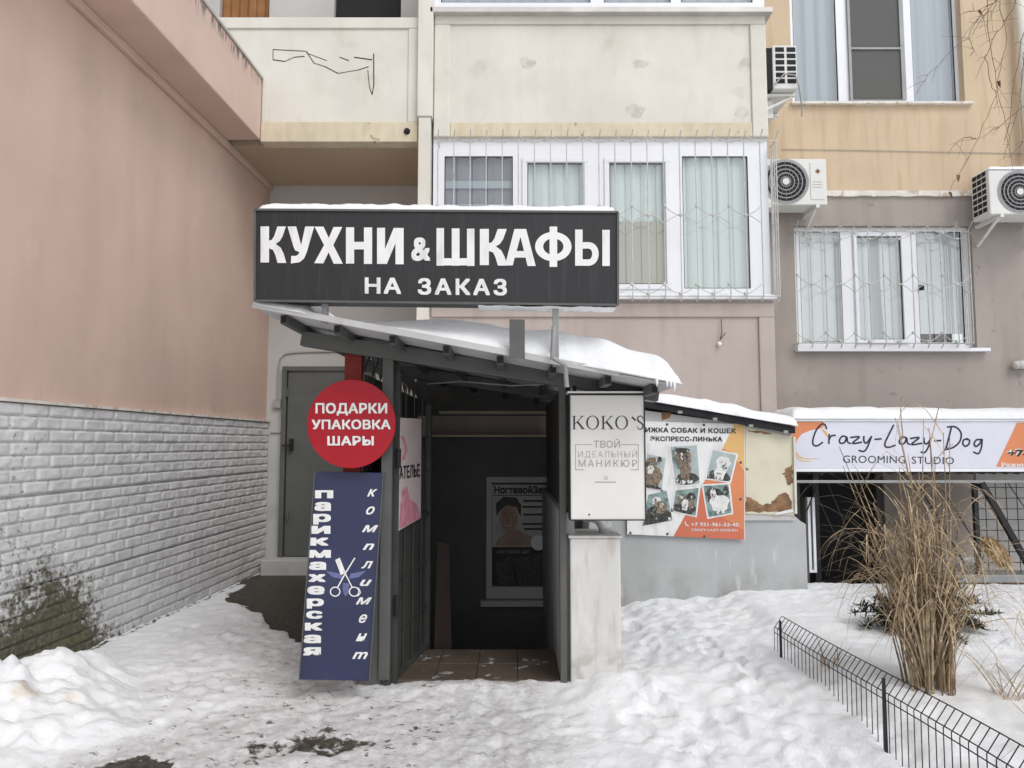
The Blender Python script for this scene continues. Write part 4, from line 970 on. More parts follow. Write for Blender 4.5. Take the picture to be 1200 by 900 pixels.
for cx_ in (591, 600): m.poly([(cx_+1.8*math.cos(t), 604+.9*math.sin(t)) for t in [2*math.pi*k/10 for k in range(10)]], PP, .0075); m.ribbon([(cx_-2.6,601.5),(cx_,600.4),(cx_+2.6,601.5)], .8, PP, .0078)
m.ribbon([(595.5,605),(594.6,610),(597,611)], .6, PP, .0079); m.ribbon([(590.5,615.5),(596,617.5),(601,615)], 1.3, PP, .0081); m.build('portrait_features', M['rust'], ps_)
m = MB(); m.ribbon([(591.5,615.6),(596,616.6),(600,615.2)], .7, PP, .0089); m.build('portrait_smile', M['white'], ps_)
m = MB(); m.poly([(600,655),(640,648),(641,690),(610,690)], PP, .003); m.poly([(580,660),(598,652),(604,684),(584,688)], PP, .0034); m.build('dim_print', M['photoD'], ps_)
m = MB(); text(m, 'НОГТЕВОЙ ЗАЛ', 583, 645, 620, 648.5, PP, .004, .01); m.build('lower_lettering', M['greyink'], ps_)
m = MB(); m.poly([(631+9*math.cos(t), 636+9*math.sin(t)) for t in [2*math.pi*k/20 for k in range(20)]], PP, .0085); m.build('badge', M['white'], ps_)
# dark plank leaning inside
mb = MB(); p, q = at(508,640,5.6), at(530,770,5.45); mb.prism([(q.x-.13,5.4,.0),(q.x,5.4,0),(q.x-.03,5.5,at(520,637,5.5).z),(q.x-.12,5.5,at(508,633,5.5).z)], (0,.04,0))
o = mb.build('leaning_plank', M['plank'], None, .004); tag(o, 'dark red plank leaning upright inside the shelter doorway', 'plank')

# ------------------------------------------------------------------ white pedestal, duct, nail bar lightbox
pd = thing('pedestal', 'white painted metal box pedestal standing in snow beside the right post', 'pedestal', at(700, 785, YK))
p, q = at(668,631,YK-.03), at(729,790,YK-.03)
MB().box(p.x, q.x, YK-.03, YK+.32, -.05, p.z).build('body', M['pedestal'], pd, .012)
MB().box(p.x-.01, q.x+.01, YK-.04, YK+.33, p.z+.001, p.z+.018).build('lid', M['pedestal'], pd, .005)
mb = MB(); a = at(690, 626, YK+.1); zt_ = p.z+.018
mb.tube([(a.x-.03, YK+.12, zt_+.11), (a.x+.03, YK+.12, zt_+.115), (a.x+.08, YK+.12, zt_+.09), (a.x+.11, YK+.12, zt_+.04), (a.x+.115, YK+.12, zt_+.001)], .05, 16)
o = mb.build('duct_elbow', M['foil'], None, 0, True); tag(o, 'shiny foil duct elbow on top of the white pedestal', 'duct')
KY = YK-.15; KP = PY(KY)
kb = thing('lightbox', 'white upright lightbox with serif lettering hanging under the roof beam', 'sign', at(712, 610, KY))
MB().pbox(668, 463, 756.5, 609, KY, .12).build('box', M['whitebox'], kb, .004)
mb = MB(); e = pr(667,461,757.5,610,KY)
for b in ((e[0],e[1],e[3]-.008,e[3]),(e[0],e[1],e[2],e[2]+.006),(e[0],e[0]+.005,e[2]+.007,e[3]-.009),(e[1]-.005,e[1],e[2]+.007,e[3]-.009)): mb.box(b[0],b[1],KY-.008,KY+.125,b[2],b[3])
mb.build('trim', M['ink'], kb)
mb = MB(); mb.box(e[0]-.01, e[1]+.005, KY-.012, KY+.13, e[3]+.001, e[3]+.012); mb.build('cap', M['white'], kb)
mb = MB()
for u in (675, 750):
    x = at(u, 460, KY).x; mb.bar((x, KY+.09, e[3]), (x, YK-.03, zroof(x)-.06), .02, .02, (1,0,0))
x = e[0]+.03; mb.bar((x, KY+.124, e[2]+.05), (x-.03, YK+.0, e[2]+.05), .03, .03); mb.build('bracket', M['dark'], kb)
mb = MB(); U0, V0, U1, V1 = 669.7, 487.5, 754.7, 503
def uk(x, y, x0, x1): return (x0+(x1-x0)*x, V1-(V1-V0)*y)
def serifK(x0, x1, o_):
    for r in ((.12,.24,.03,.97),(.01,.36,0,.03),(.01,.36,.97,1.0),(.62,.92,.97,1.0),(.62,1.0,0,.03)):
        mb.poly([uk(r[0],r[2],x0,x1),uk(r[1],r[2],x0,x1),uk(r[1],r[3],x0,x1),uk(r[0],r[3],x0,x1)], KP, o_)
    mb.poly([uk(*q_,x0,x1) for q_ in ((.24,.42),(.74,.97),(.82,.97),(.24,.36))], KP, o_+.0004); mb.poly([uk(*q_,x0,x1) for q_ in ((.36,.52),(.46,.62),(.92,.03),(.76,.03))], KP, o_+.0008)
def serifO(x0, x1, o_):
    n = 36; pts = []
    for k in range(n):
        t = 2*math.pi*k/n; pts += [KP.hit(*uk(.5+.5*math.cos(t), .5+.53*math.sin(t), x0, x1), o_), KP.hit(*uk(.5+.37*math.cos(t+.05), .5+.485*math.sin(t+.05), x0, x1), o_)]
    mb.add(pts, [(2*k,2*k+1,(2*k+3)%(2*n),(2*k+2)%(2*n)) for k in range(n)])
serifK(670,686,.002); serifO(687,702,.002); serifK(704,720,.002); serifO(721,736,.002)
mb.ribbon([(741,489),(744.5,492.5)], 1.8, KP, .002, False)
mb.ribbon([uk(a,b,745.8,754.8) for a,b in ((.88,.78),(.78,.93),(.5,1.0),(.22,.9),(.16,.75),(.3,.6),(.6,.48),(.84,.33),(.82,.13),(.55,0.0),(.28,.03),(.12,.2))], 1.9, KP, .002, True, .8)
mb.build('lettering', M['ink'], kb)
mb = MB(); text(mb, 'ТВОЙ', 695.7, 516.5, 726.5, 524.6, KP, .002, .0, 1.0)
text(mb, 'МАНИКЮР', 678, 538.8, 746.5, 547, KP, .002, 0, 1.3)
for a_, b_ in (((674.5,521),(694,521)),((728,521),(748,521)),((674.5,521),(674.5,550.5)),((748,521),(748,550.5)),((674.5,550.5),(684,550.5)),((739,550.5),(748,550.5))): mb.ribbon([a_, b_], .7, KP, .0025, False)
mb.ribbon([(710+2*math.cos(t), 560+2*math.sin(t)) for t in [2*math.pi*k/10 for k in range(11)]], .6, KP, .002)

for k in range(7): mb.ribbon([(698+3.5*k,565),(700.2+3.5*k,565)], 1.2, KP, .002, False)
mb.build('small_lettering', M['greyink'], kb)
mb = MB(); text(mb, 'ИДЕАЛЬНЫЙ', 677.5, 528.7, 746.5, 536, KP, .002, 0, 1.2); mb.build('worn_lettering', M['paleink'], kb)
mb = MB(); mb.ball(KP.hit(690.5, 603), .006, 8); mb.build('screw', M['ink'], kb)

# ------------------------------------------------------------------ stair annex on the right with banner
YA = 6.7
an = thing('stair_annex', 'low grey plastered stair annex with slanting black edged roof', 'annex', (1.9, YA+.3, 0))
xa0, xa1 = at(690, 650, YA).x, at(946, 650, YA).x; zt_ = at(900, 603, YA).z
mb = MB(); n = 40; prof = []
for k in range(n+1):
    x = xa0+(xa1-xa0)*k/n; zz_ = zt_ + .006*math.sin(k*1.7) - (.08*sstep(.9,1,k/n)**2 if k > n*.9 else 0); prof.append((x, YA, float(zz_)))
mb.prism([(xa0, YA, -.2), (xa1, YA, -.2)] + prof[::-1], (0, .75, 0)); mb.build('low_wall', M['lowwall'], an, .012)
r0, r1 = at(745, 468, YA-.1), at(932, 500, YA-.1)
mb = MB(); b0_, b1_ = at(735, 600, YA), at(930, 603, YA)
mb.prism([(b0_.x, YA-.02, zt_-.05), (at(930,600,YA).x, YA-.02, zt_-.05), (at(930,600,YA).x, YA-.02, at(930,505,YA).z), (b0_.x, YA-.02, at(735,478,YA).z)], (0, .03, 0)); mb.build('board_wall', M['recess'], an)
mb = MB(); mb.prism([r0+Vector((0,0,-.055)), r1+Vector((0,0,-.06)), r1, r0], (0, .9, 0)); mb.build('roof', M['dark'], an, .004)
mb = MB()
for u, v in ((797,488),(838,496),(880,504),(921,511)):
    c = at(u, v-5, YA-.105); mb.box(c.x-.02, c.x+.02, YA-.107, YA-.101, c.z-.012, c.z+.012)
mb.build('roof_clip', M['galv'], an)
def base_an(s, t):
    x = at(768,470,YA-.1).x + (r1.x-at(768,470,YA-.1).x+.02)*s; return x, YA-.11-.03*fbm(s*9,t,2,2)*(t<.2)+.85*t, r0.z+(r1.z-r0.z)*(x-r0.x)/(r1.x-r0.x)+.006
cap('annex_snow', 'snow layer on the slanting annex roof above the dog banner', base_an, lambda s, t: .10*(.75+.5*fbm(s*6, t*2, 3, 81)), 90, 40)
# dog banner
BNY = YA-.035; NP = PY(BNY); bz = lambda x, y: (725+x/5.4545, 475+y/5.4545)
bn = thing('banner', 'pet grooming banner with six dog photos and orange corner', 'banner', at(805, 630, BNY))
Q = [(735,626),(873,632.5),(873,497),(735,493)]
mb = MB(); mb.prism([NP.hit(*p) for p in Q], (0,.006,0)); mb.build('sheet', M['white'], bn)
B_ = lambda pts: [bz(*p) for p in pts]
m = MB(); m.poly(B_([(738,124),(803,122),(803,420),(720,300),(665,275)]), NP, .0015); m.build('print_amber', M['amber'], bn)
m = MB(); m.poly(B_([(803,420),(803,560),(803,800),(640,700),(560,560),(540,500),(665,275),(720,300)]), NP, .0015); m.build('print_orange', M['orange'], bn)
m = MB(); m.poly(B_([(540,500),(560,560),(640,700),(803,800),(803,858),(350,838)]), NP, .0015); m.build('print_coral', M['coral'], bn)
m = MB(); text(m, 'СТРИЖКА СОБАК И КОШЕК', 738, 500.5, 862.5, 506.3, NP, .003, .03, 1.05, dv=1.6); text(m, 'ЭКСПРЕСС-ЛИНЬКА', 762, 511.3, 846.5, 516.8, NP, .003, .03, 1.05, dv=.6); m.build('lettering', M['ink'], bn)
m = MB(); text(m, '+7 931-961-53-40', 810, 612, 865.5, 616.5, NP, .003, .02, 1.05, dv=.5); text(m, 'CRAZY-LAZY-DOG.RU', 810, 619.3, 864.5, 622.3, NP, .003, .015, dv=.5); m.ribbon(B_([(425,745),(430,762),(445,770)]), 1.2, NP, .003); m.build('phone_lettering', M['white'], bn)
def photo(quad, bgm, items):
    """small printed photograph: white border, backdrop and animal shapes in local 0..1 coordinates"""
    def loc(x, y):
        a_, b_, c_, d_ = quad; u = a_[0]*(1-x)*(1-y)+b_[0]*x*(1-y)+c_[0]*x*y+d_[0]*(1-x)*y; v = a_[1]*(1-x)*(1-y)+b_[1]*x*(1-y)+c_[1]*x*y+d_[1]*(1-x)*y; return bz(u, v)
    m = MB(); m.poly([loc(-.07,-.05),loc(1.07,-.05),loc(1.07,1.05),loc(-.07,1.05)], NP, .0028); ph = m.build('photo_print', M['white'], bn)
    m = MB(); m.poly([loc(0,0),loc(1,0),loc(1,1),loc(0,1)], NP, .0042); m.build('backdrop', M[bgm], ph)
    for i, (mt, cx, cy, rx, ry) in enumerate(items):
        m = MB(); sd = random.random()*6
        m.poly([loc(min(1,max(0,cx+rx*math.cos(t)*(1+.13*math.sin(5*t+sd)))), min(1,max(0,cy+ry*math.sin(t)*(1+.13*math.cos(4*t+sd))))) for t in [2*math.pi*k/26 for k in range(26)]], NP, .0052+.0008*i); m.build('dog_print', M[mt], ph)
    for j, mt in enumerate(('photoD','photoB','photoW','photoG')):
        m = MB()
        for k in range(7):
            it = random.choice(items); cx = min(.93,max(.07,it[1]+random.uniform(-1,1)*it[3])); cy = min(.93,max(.07,it[2]+random.uniform(-1,1)*it[4])); r_ = random.uniform(.015,.05)
            m.poly([loc(cx+r_*math.cos(t)*random.uniform(.5,1), cy+r_*1.3*math.sin(t)*random.uniform(.5,1)) for t in [2*math.pi*q_/7 for q_ in range(7)]], NP, .0125+.0006*j+.00003*k)
        m.build('fur_print', M[mt], ph)
photo([(182,310),(300,335),(275,540),(150,520)], 'photoS', [('photoB',.3,.3,.3,.25),('photoB',.5,.65,.42,.36),('photoW',.3,.45,.16,.14),('photoD',.7,.1,.12,.09),('photoD',.2,.25,.06,.03),('photoD',.5,.97,.5,.06)])
photo([(330,265),(500,255),(518,500),(368,512)], 'photoS', [('photoG',.2,.3,.2,.26),('photoD',.5,.85,.5,.16),('photoB',.45,.3,.3,.2),('photoB',.45,.62,.22,.3),('photoD',.42,.12,.28,.08),('photoD',.36,.27,.05,.03),('photoD',.56,.27,.05,.03),('photoD',.43,.36,.07,.04),('photoW',.3,.93,.12,.05),('photoW',.6,.93,.12,.05)])
photo([(602,285),(752,318),(710,488),(562,465)], 'photoS', [('photoD',.5,.88,.48,.24),('photoW',.55,.4,.3,.27),('photoW',.5,.76,.24,.26),('photoD',.48,.36,.035,.03),('photoD',.68,.38,.035,.03),('photoD',.58,.48,.05,.04)])
photo([(190,572),(305,545),(345,735),(150,772)], 'photoG', [('photoD',.5,.8,.5,.24),('photoW',.45,.25,.2,.13),('photoB',.6,.5,.3,.2),('photoD',.3,.55,.2,.14),('photoW',.66,.42,.1,.06),('photoD',.44,.24,.05,.03)])
photo([(365,545),(512,528),(490,705),(345,675)], 'photoG', [('photoD',.5,.8,.5,.22),('photoB',.3,.4,.18,.2),('photoD',.7,.35,.2,.2),('photoW',.5,.65,.15,.25),('photoB',.75,.6,.12,.2),('photoW',.3,.34,.08,.06)])
photo([(542,515),(702,505),(722,688),(575,715)], 'photoG', [('photoD',.4,.35,.34,.28),('photoW',.55,.6,.4,.28),('photoW',.35,.3,.12,.2),('photoD',.3,.3,.03,.025),('photoD',.42,.3,.03,.025),('photoD',.36,.38,.05,.03),('photoW',.45,.9,.08,.08),('photoW',.65,.88,.08,.08),('photoD',.88,.2,.1,.16)])
m = MB()
for x, y in ((310,122),(545,125),(780,365),(780,600),(548,838),(312,822),(75,815)): m.ball(NP.hit(*bz(x,y)), .012, 8)
m.build('grommet', M['steel'], bn)
# flaking cream panel
RP = PY(YA-.03)
rp = thing('weathered_panel', 'cream metal panel with peeling rust patches right of the banner', 'panel', at(903, 603, YA-.03))
Q = [(873.5,602),(931,604),(929,512),(873.5,500)]
MB().prism([RP.hit(*p) for p in Q], (0,.008,0)).build('sheet', M['rusty'], rp)
def jag(pts, n=5, amp=1.3):
    out = []
    for i in range(len(pts)):
        a_, b_ = Vector(pts[i]), Vector(pts[(i+1)%len(pts)])
        for k in range(n): 
            p = a_.lerp(b_, k/n); out.append((p.x+(random.random()-.5)*2*amp*(k>0), p.y+(random.random()-.5)*2*amp*(k>0)))
    return out
m = MB()
for pts in ([(874,582),(884,586),(893,592),(904,590),(912,580),(921,577),(926,585),(930,599),(900,600),(874,600)], [(929,545),(921,549),(917,556),(921,560),(923,569),(929,566)], [(875,503),(905,508),(900,509),(878,506)], [(874,548),(877,549),(876,552)]):
    m = MB(); m.poly(jag(pts), RP, .0015); m.build('rust_patch', M['rust'], rp)
m = MB(); m.bar(RP.hit(930.5,512,.01), RP.hit(932.5,602,.01), .02, .02, (0,1,0)); m.build('edge_trim', M['cream'], rp)
m = MB(); m.prism([RP.hit(907,604,.004), RP.hit(930,600,.012), RP.hit(929,596,.014), RP.hit(909,601,.005)], (0,-.003,0)); m.build('loose_strip', M['white'], rp)
m = MB(); c = RP.hit(765,485,.02); m.poly(jag([(775,483),(787,483),(785,490),(776,493)], 4, .8), PY(YA-.02), .002); m.build('rust_patch', M['rust'], an)

# ------------------------------------------------------------------ dog salon canopy and sign
DY = 6.95; DP = PY(DY); dzc = lambda x, y: (920+x/4.2857, 470+y/4.2857)
ds_ = thing('fascia_sign', 'long pale lilac grooming salon sign with orange ends', 'sign', at(1060, 550, DY))
xd0, xd1 = at(928, 520, DY).x, 5.6; zd1, zd0 = at(1000, 494, DY).z, at(1000, 549, DY).z
MB().box(xd0, xd1, DY, DY+.12, zd0, zd1).build('box', M['lilac'], ds_, .003)
mb = MB(); mb.box(xd0, xd1, DY-.012, DY+.13, zd1+.001, zd1+.022); mb.box(xd0, xd1, DY-.012, DY+.13, zd0-.03, zd0-.001); mb.build('trim', M['pvc'], ds_, .003)
D_ = lambda pts: [dzc(*p) for p in pts]
m = MB(); m.poly(D_([(36,104),(190,104),(205,120),(180,138),(130,146),(85,165),(60,195),(50,235),(60,270),(36,262)]), DP, .0015); m.build('print_orange', M['orange'], ds_); m = MB(); m.poly(D_([(1165,108),(1560,108),(1560,330),(1060,330)]), DP, .0015); m.build('print_orange', M['orange'], ds_)
m = MB(); m.ribbon(D_([(44,215),(58,262),(95,288),(172,288)]), 1.6, DP, .0022, True, .4); m.ribbon(D_([(50,270),(80,298),(130,303)]), 1.4, DP, .0022, True, .4); m.ribbon(D_([(185,140),(205,160),(215,178)]), 3.5, DP, .0022, True, .6); m.build('print_amber', M['amber'], ds_)
m = MB(); k = 0
for st in ([(208,138),(200,118),(180,118),(155,150),(140,195),(143,220),(163,224),(188,208)], [(222,168),(220,212)], [(221,195),(232,176),(252,172)],
           [(310,182),(290,176),(274,194),(278,211),(298,208),(311,184),(314,205),(328,213)], [(330,183),(374,180),(338,212),(384,207)], [(396,178),(397,202),(410,210),(434,178)], [(434,178),(418,222),(398,252),(372,248)],
           [(452,192),(482,190)], [(545,122),(525,162),(505,203),(503,226),(522,232),(553,222)],
           [(610,185),(590,180),(574,199),(579,215),(599,212),(611,187),(614,209),(626,217)], [(630,188),(674,184),(634,218),(686,212)], [(698,186),(700,208),(714,214),(736,184)], [(736,184),(720,230),(702,258),(684,256)],
           [(752,200),(782,198)], [(836,130),(824,180),(808,240)], [(816,130),(856,130),(884,160),(878,202),(846,232),(802,245)],
           [(915,190),(898,195),(893,214),(905,227),(922,218),(927,198),(912,190)], [(986,194),(962,195),(950,214),(959,228),(977,215),(990,193)], [(990,193),(986,235),(971,264),(948,256)]):
    m.ribbon(D_(st), 2.0, DP, .002+.0005*(k % 3)); k += 1
text(m, 'GROOMING', 988, 533.2, 1061, 542.2, DP, .002, .0, 1.05, dv=.8); text(m, 'STUDIO', 1068.6, 534.5, 1118, 543.3, DP, .002, .0, 1.05, dv=.8)
m.build('lettering', M['inkblue'], ds_)
m = MB(); text(m, '+7-', 1180, 525.5, 1203, 534, DP, .003, .03); text(m, 'Режим', 1173.5, 542, 1203, 547, DP, .003, .02); m.build('phone_lettering', M['white'], ds_)
m = MB(); text(m, '+7-', 1180.7, 526.4, 1203.8, 534.9, DP, .0022, .05); m.build('letter_shadow', M['ink'], ds_)
cap('fascia_snow', 'snow lying along the top of the lilac salon sign', lambda s, t: (xd0+.0+(xd1-xd0)*s, DY-.02-.02*fbm(s*20,t,2,6)*(t<.2)+.9*t, zd1+.024+0*s), lambda s, t: .105*(.75+.5*fbm(s*9, t*2, 3, 91)), 150, 30)
dc = thing('salon_canopy', 'dark corrugated canopy with lattice frame under the lilac sign', 'canopy', (3.6, 7.3, 0))
n = 260; xv = np.linspace(xd0, xd1, n); yv = np.linspace(DY+.14, YR, 6); XX, YY = np.meshgrid(xv, yv)
zc = at(1000, 556, DY).z; ZZ = zc + .014*np.sin(XX*2*np.pi/.11) + .06*(YY-DY)
attr_mesh('roof_sheet', np.stack([XX.ravel(), YY.ravel(), ZZ.ravel()], 1), grid_faces(n, 6), M['steel'], parent=dc)
mb = MB(); z_ = at(1000,563,DY).z; mb.box(xd0, xd1, DY+.02, DY+.06, z_-.025, z_); mb.build('front_rail', M['galv'], dc, .003)
for u in (936, 1146):
    x = at(u, 600, DY+.05).x; mb = MB(); mb.box(x-.02, x+.02, DY+.065, DY+.105, -.1, z_-.001); mb.build('post', M['wire'], dc)
mb = MB(); p, q = at(1150,566,DY+.03), at(1205,662,DY+.03); mb.bar(p, q, .05, .045, (0,1,0)); mb.build('brace', M['wire'], dc)
mb = MB(); Yl = DY+.12; x0_, x1_ = at(1143,600,Yl).x, at(1300,600,Yl).x; zl0, zl1 = at(1143,672,Yl).z, z_
for k in range(16): x = x0_+k*.1; mb.tube([(x,Yl,zl0),(x,Yl,zl1)], .004, 5)
for k in range(9): z = zl0+k*.1; mb.tube([(x0_,Yl+.006,z),(x1_,Yl+.006,z)], .004, 5)
for k in range(5): mb.tube([(x0_+.3*k, Yl-.006, zl1), (x0_+.3*k+.55, Yl-.006, zl0)], .005, 5)
mb.build('lattice', M['wire'], dc)
mb = MB(); 
for (a_, b_) in (((950,566),(985,640)),((970,566),(1000,640)),((1075,566),(1130,660)),((1100,566),(1146,640)),((958,566),(945,600))): mb.tube([at(*a_,DY+.3), at(*b_,DY+.3)], .007, 5)
mb.build('tie_rod', M['wire'], dc)
mb = MB(); p = at(1110,673,DY+.05); mb.box(p.x-.05, 5.6, DY+.0, DY+.28, at(1150,683,DY).z, at(1150,674,DY).z); mb.build('kerb_slab', M['galv'], dc, .006)
mb = MB(); mb.box(p.x-.03, 5.6, DY+.03, DY+.25, -.2, at(1150,683,DY).z-.001); mb.build('kerb_wall', M['rust'], dc)
mb = MB(); mb.box(at(1146,600,7.6).x, 5.6, 7.6, 7.65, .05, 1.3); mb.build('pale_panel', M['recess'], dc)
# salon doorway, in the lower wall opening
mb = MB(); mb.box(2.7, 4.3, YR+.12, YR+.16, -1.4, 1.35); o = mb.build('salon_door', M['dark'], ab)
mb = MB()
for b in ((2.7,2.77,-1.3,1.34),(4.23,4.3,-1.3,1.34),(2.771,4.229,1.27,1.34),(3.5,3.56,-1.3,1.269)): mb.box(b[0],b[1],YR+.06,YR+.119,b[2],b[3])
mb.build('door_frame', M['innerwall'], o)
sw = thing('casement', 'small white framed casement standing open beside the salon entrance', 'window', at(951, 670, 7.35))
e = pr(946, 583, 957.5, 671, 7.3); mb = MB(); t = .025
for b in ((e[0],e[1],e[3]-t,e[3]),(e[0],e[1],e[2],e[2]+t),(e[0],e[0]+t,e[2]+t+.001,e[3]-t-.001),(e[1]-t,e[1],e[2]+t+.001,e[3]-t-.001)): mb.box(b[0],b[1],7.3,7.35,b[2],b[3])
mb.build('frame', M['pvc'], sw); MB().box(e[0]+t,e[1]-t,7.32,7.33,e[2]+t,e[3]-t).build('pane', M['innerwall'], sw)
mb = MB(); mb.box(e[0]-.02, e[0]-.001, 7.3, 7.5, -.1, e[3]); mb.build('jamb', M['steel'], sw)

# snow on the right air conditioner
cap('conditioner_snow', 'cap of snow on the conditioner at the right edge', lambda s, t: (AC3[0]+(AC3[1]-AC3[0])*s, 8.14+.33*t, AC3[2]+.004+0*s), lambda s, t: .05*(.75+.5*fbm(s*6, t*2, 3, 95)), 40, 20)
cap('window_sill_snow', 'thin snow on the white sill of the glazed bay', lambda s, t: (at(725,350,YF).x+(xBL-at(725,350,YF).x)*s, YF-.078+.06*t, zlow+.032+0*s), lambda s, t: .018*(.6+.8*fbm(s*16, t, 3, 96)), 80, 8)

# ------------------------------------------------------------------ garden fence
FX = 1.775
fn = thing('wire_fence', 'low black wire garden fence with bent top beside the reeds', 'fence', (FX, 3.9, .1))
ya, yb = 1.2, 5.0; zb = .13
lean = lambda y: FX - .035*(y-3.6) + .006*math.sin(y*3.1)
fg = lambda y: .125 + .012*math.sin(y*2.3+.5) - .01*(y-3)
mb = MB(); y = ya; top = []
while y < yb:
    g = fg(y); x = lean(y)
    mb.tube([(x, y, g-.12), (x+.003, y, g+.19), (x+.055, y, g+.265)], .0024, 5); top.append((x, y, g)); y += .052
mb.build('picket', M['wire'], fn)
for dx, dz in ((.003,.16),(.004,.195),(.055,.265)):
    mb = MB(); mb.tube([(x+dx+.004, y, g+dz) for x, y, g in top], .003, 5); mb.build('rail', M['wire'], fn)
for y in (4.86, 3.6, 2.35):
    x = lean(y)-.012; g = fg(y); mb = MB(); mb.box(x-.007, x+.007, y-.007, y+.007, g-.08, g+.27); mb.build('post', M['wire'], fn, .002)

# ------------------------------------------------------------------ vegetation
def blade(mb, p, d, length, droop, wd, n=7, kink=None):
    p = Vector(p); d = Vector(d).normalized(); side = d.cross(Vector((0,0,1)));  side = side.normalized() if side.length > .05 else Vector((random.uniform(-1,1),random.uniform(-1,1),0)).normalized()
    side = (side + Vector((0,0,random.uniform(-.5,.5)))).normalized(); b0 = len(mb.v); st = length/n
    for i in range(n+1):
        ww = wd*(1-(i/n)**1.6)*.5 + .0006
        mb.v += [tuple(p+side*ww), tuple(p-side*ww)]
        d = (d + Vector((random.uniform(-.05,.05),random.uniform(-.05,.05),-droop*st*(.4+1.6*i/n)))).normalized(); 
        if kink == i: d = (d+Vector((random.uniform(-.5,.5),random.uniform(-.5,.5),-.9))).normalized()
        p = p + d*st
    for i in range(n): mb.f.append((b0+2*i, b0+2*i+1, b0+2*i+3, b0+2*i+2))
    return p
bx, by = 2.27, 4.12; bg_ = gz(bx, by)
rc = thing('reed_clump', 'tall clump of dry brown ornamental reeds behind the wire fence', 'reeds', (bx, by, bg_))
mbs, mbl = MB(), MB()
for i in range(90):
    a = random.uniform(0, 2*math.pi); r = .05*math.sqrt(random.random()); kc = i % 5; x, y = bx+r*math.cos(a)+.075*math.cos(kc*1.26), by+r*math.sin(a)+.075*math.sin(kc*1.26)
    h = random.uniform(.6, 1.05) if i > 14 else random.uniform(1.15, 1.5)
    lx, ly = math.cos(a)*random.uniform(.02,.2)*h - .08*h + random.gauss(0,.06), math.sin(a)*random.uniform(.02,.2)*h + random.gauss(0,.05)
    pts = [(x+lx*(.35*t+.65*t*t), y+ly*(.35*t+.65*t*t), bg_-.12+(h+.09)*t) for t in (0,.25,.5,.75,1)]
    mbs.tube(pts, random.uniform(.003,.007), 5, .0018)
    for k in range(3 if h < 1.15 else 2):
        t = random.uniform(.35, 1); an_ = random.uniform(0, 2*math.pi)
        blade(mbl, (x+lx*(.35*t+.65*t*t), y+ly*(.35*t+.65*t*t), bg_+h*t), (math.cos(an_)*.75, math.sin(an_)*.75, random.uniform(.5,1.6)), random.uniform(.3,.75), random.uniform(2.0,4.5), random.uniform(.004,.009), 8, random.choice((None,None,3,4,5)))
for i in range(150):
    an_ = random.uniform(0, 2*math.pi); r = .11*math.sqrt(random.random())
    blade(mbl, (bx+r*math.cos(an_), by+r*math.sin(an_), bg_+random.uniform(0,.45)), (math.cos(an_)*.4, math.sin(an_)*.4, 1), random.uniform(.4,.9), random.uniform(.8,3), random.uniform(.005,.010), 8, random.choice((None,None,5)))
mbs.build('stalk', M['reed'], rc); mbl.build('foliage', M['reed2'], rc)
mb = MB()
pt = at(1165, 640, 4.3); mb.tube([(bx+.1, by, bg_+.1), (bx+.25, 4.2, .55), tuple(pt+Vector((-.06,0,-.05)))], .004, 5)
mb.build('stalk', M['reed'], rc)
mb = MB()
for i in range(650):
    t = random.random(); p = pt + Vector((-.05+.1*t+random.uniform(-.02,.02), random.uniform(-.03,.03), .03-.1*t*t+random.uniform(-.03,.03)))
    blade(mb, p, (.3+random.uniform(-.4,.4), random.uniform(-.4,.4), -.6+random.uniform(-.4,.5)), random.uniform(.05,.11), 3, .006, 3)
mb.build('plume', M['plume'], rc)
mb = MB(); mb.tube([(bx+.135*math.cos(t), by+.135*math.sin(t), bg_+.48+.02*math.sin(2*t)) for t in [2*math.pi*k/20 for k in range(21)]], .006, 5); mb.build('binding_cord', M['twig'], rc)
# scattered dry weeds
def weed(x, y, n, h, label, sp=.6):
    g = gz(x, y); mb = MB()
    for i in range(n):
        a = random.uniform(0, 2*math.pi)
        blade(mb, (x+random.uniform(-.06,.06), y+random.uniform(-.06,.06), g-.02), (math.cos(a)*sp, math.sin(a)*sp, 1), h*random.uniform(.5,1.15), random.uniform(.6,2.6), random.uniform(.004,.008), 8, random.choice((None,None,4,6)))
    o = mb.build('dry_weed', M['reed2']); tag(o, label, 'weed', 'dry weeds in the snowy bed')
weed(2.62, 4.0, 26, .6, 'wispy dry weed tuft right of the tall reed clump')
weed(2.5, 3.45, 16, .55, 'bent dry weed nearest the lower right corner', .8)
weed(2.75, 3.6, 18, .6, 'arching dry weed at the right edge of the bed', .7)
weed(2.45, 3.15, 18, .7, 'long arching dry weed in the snow right of the fence end', .9)
weed(2.95, 4.2, 22, .75, 'tall thin dry weed stalks behind the right edge of the bed', .45)
weed(1.93, 4.55, 14, .22, 'short dry grass tuft caught in the wire fence', .5)
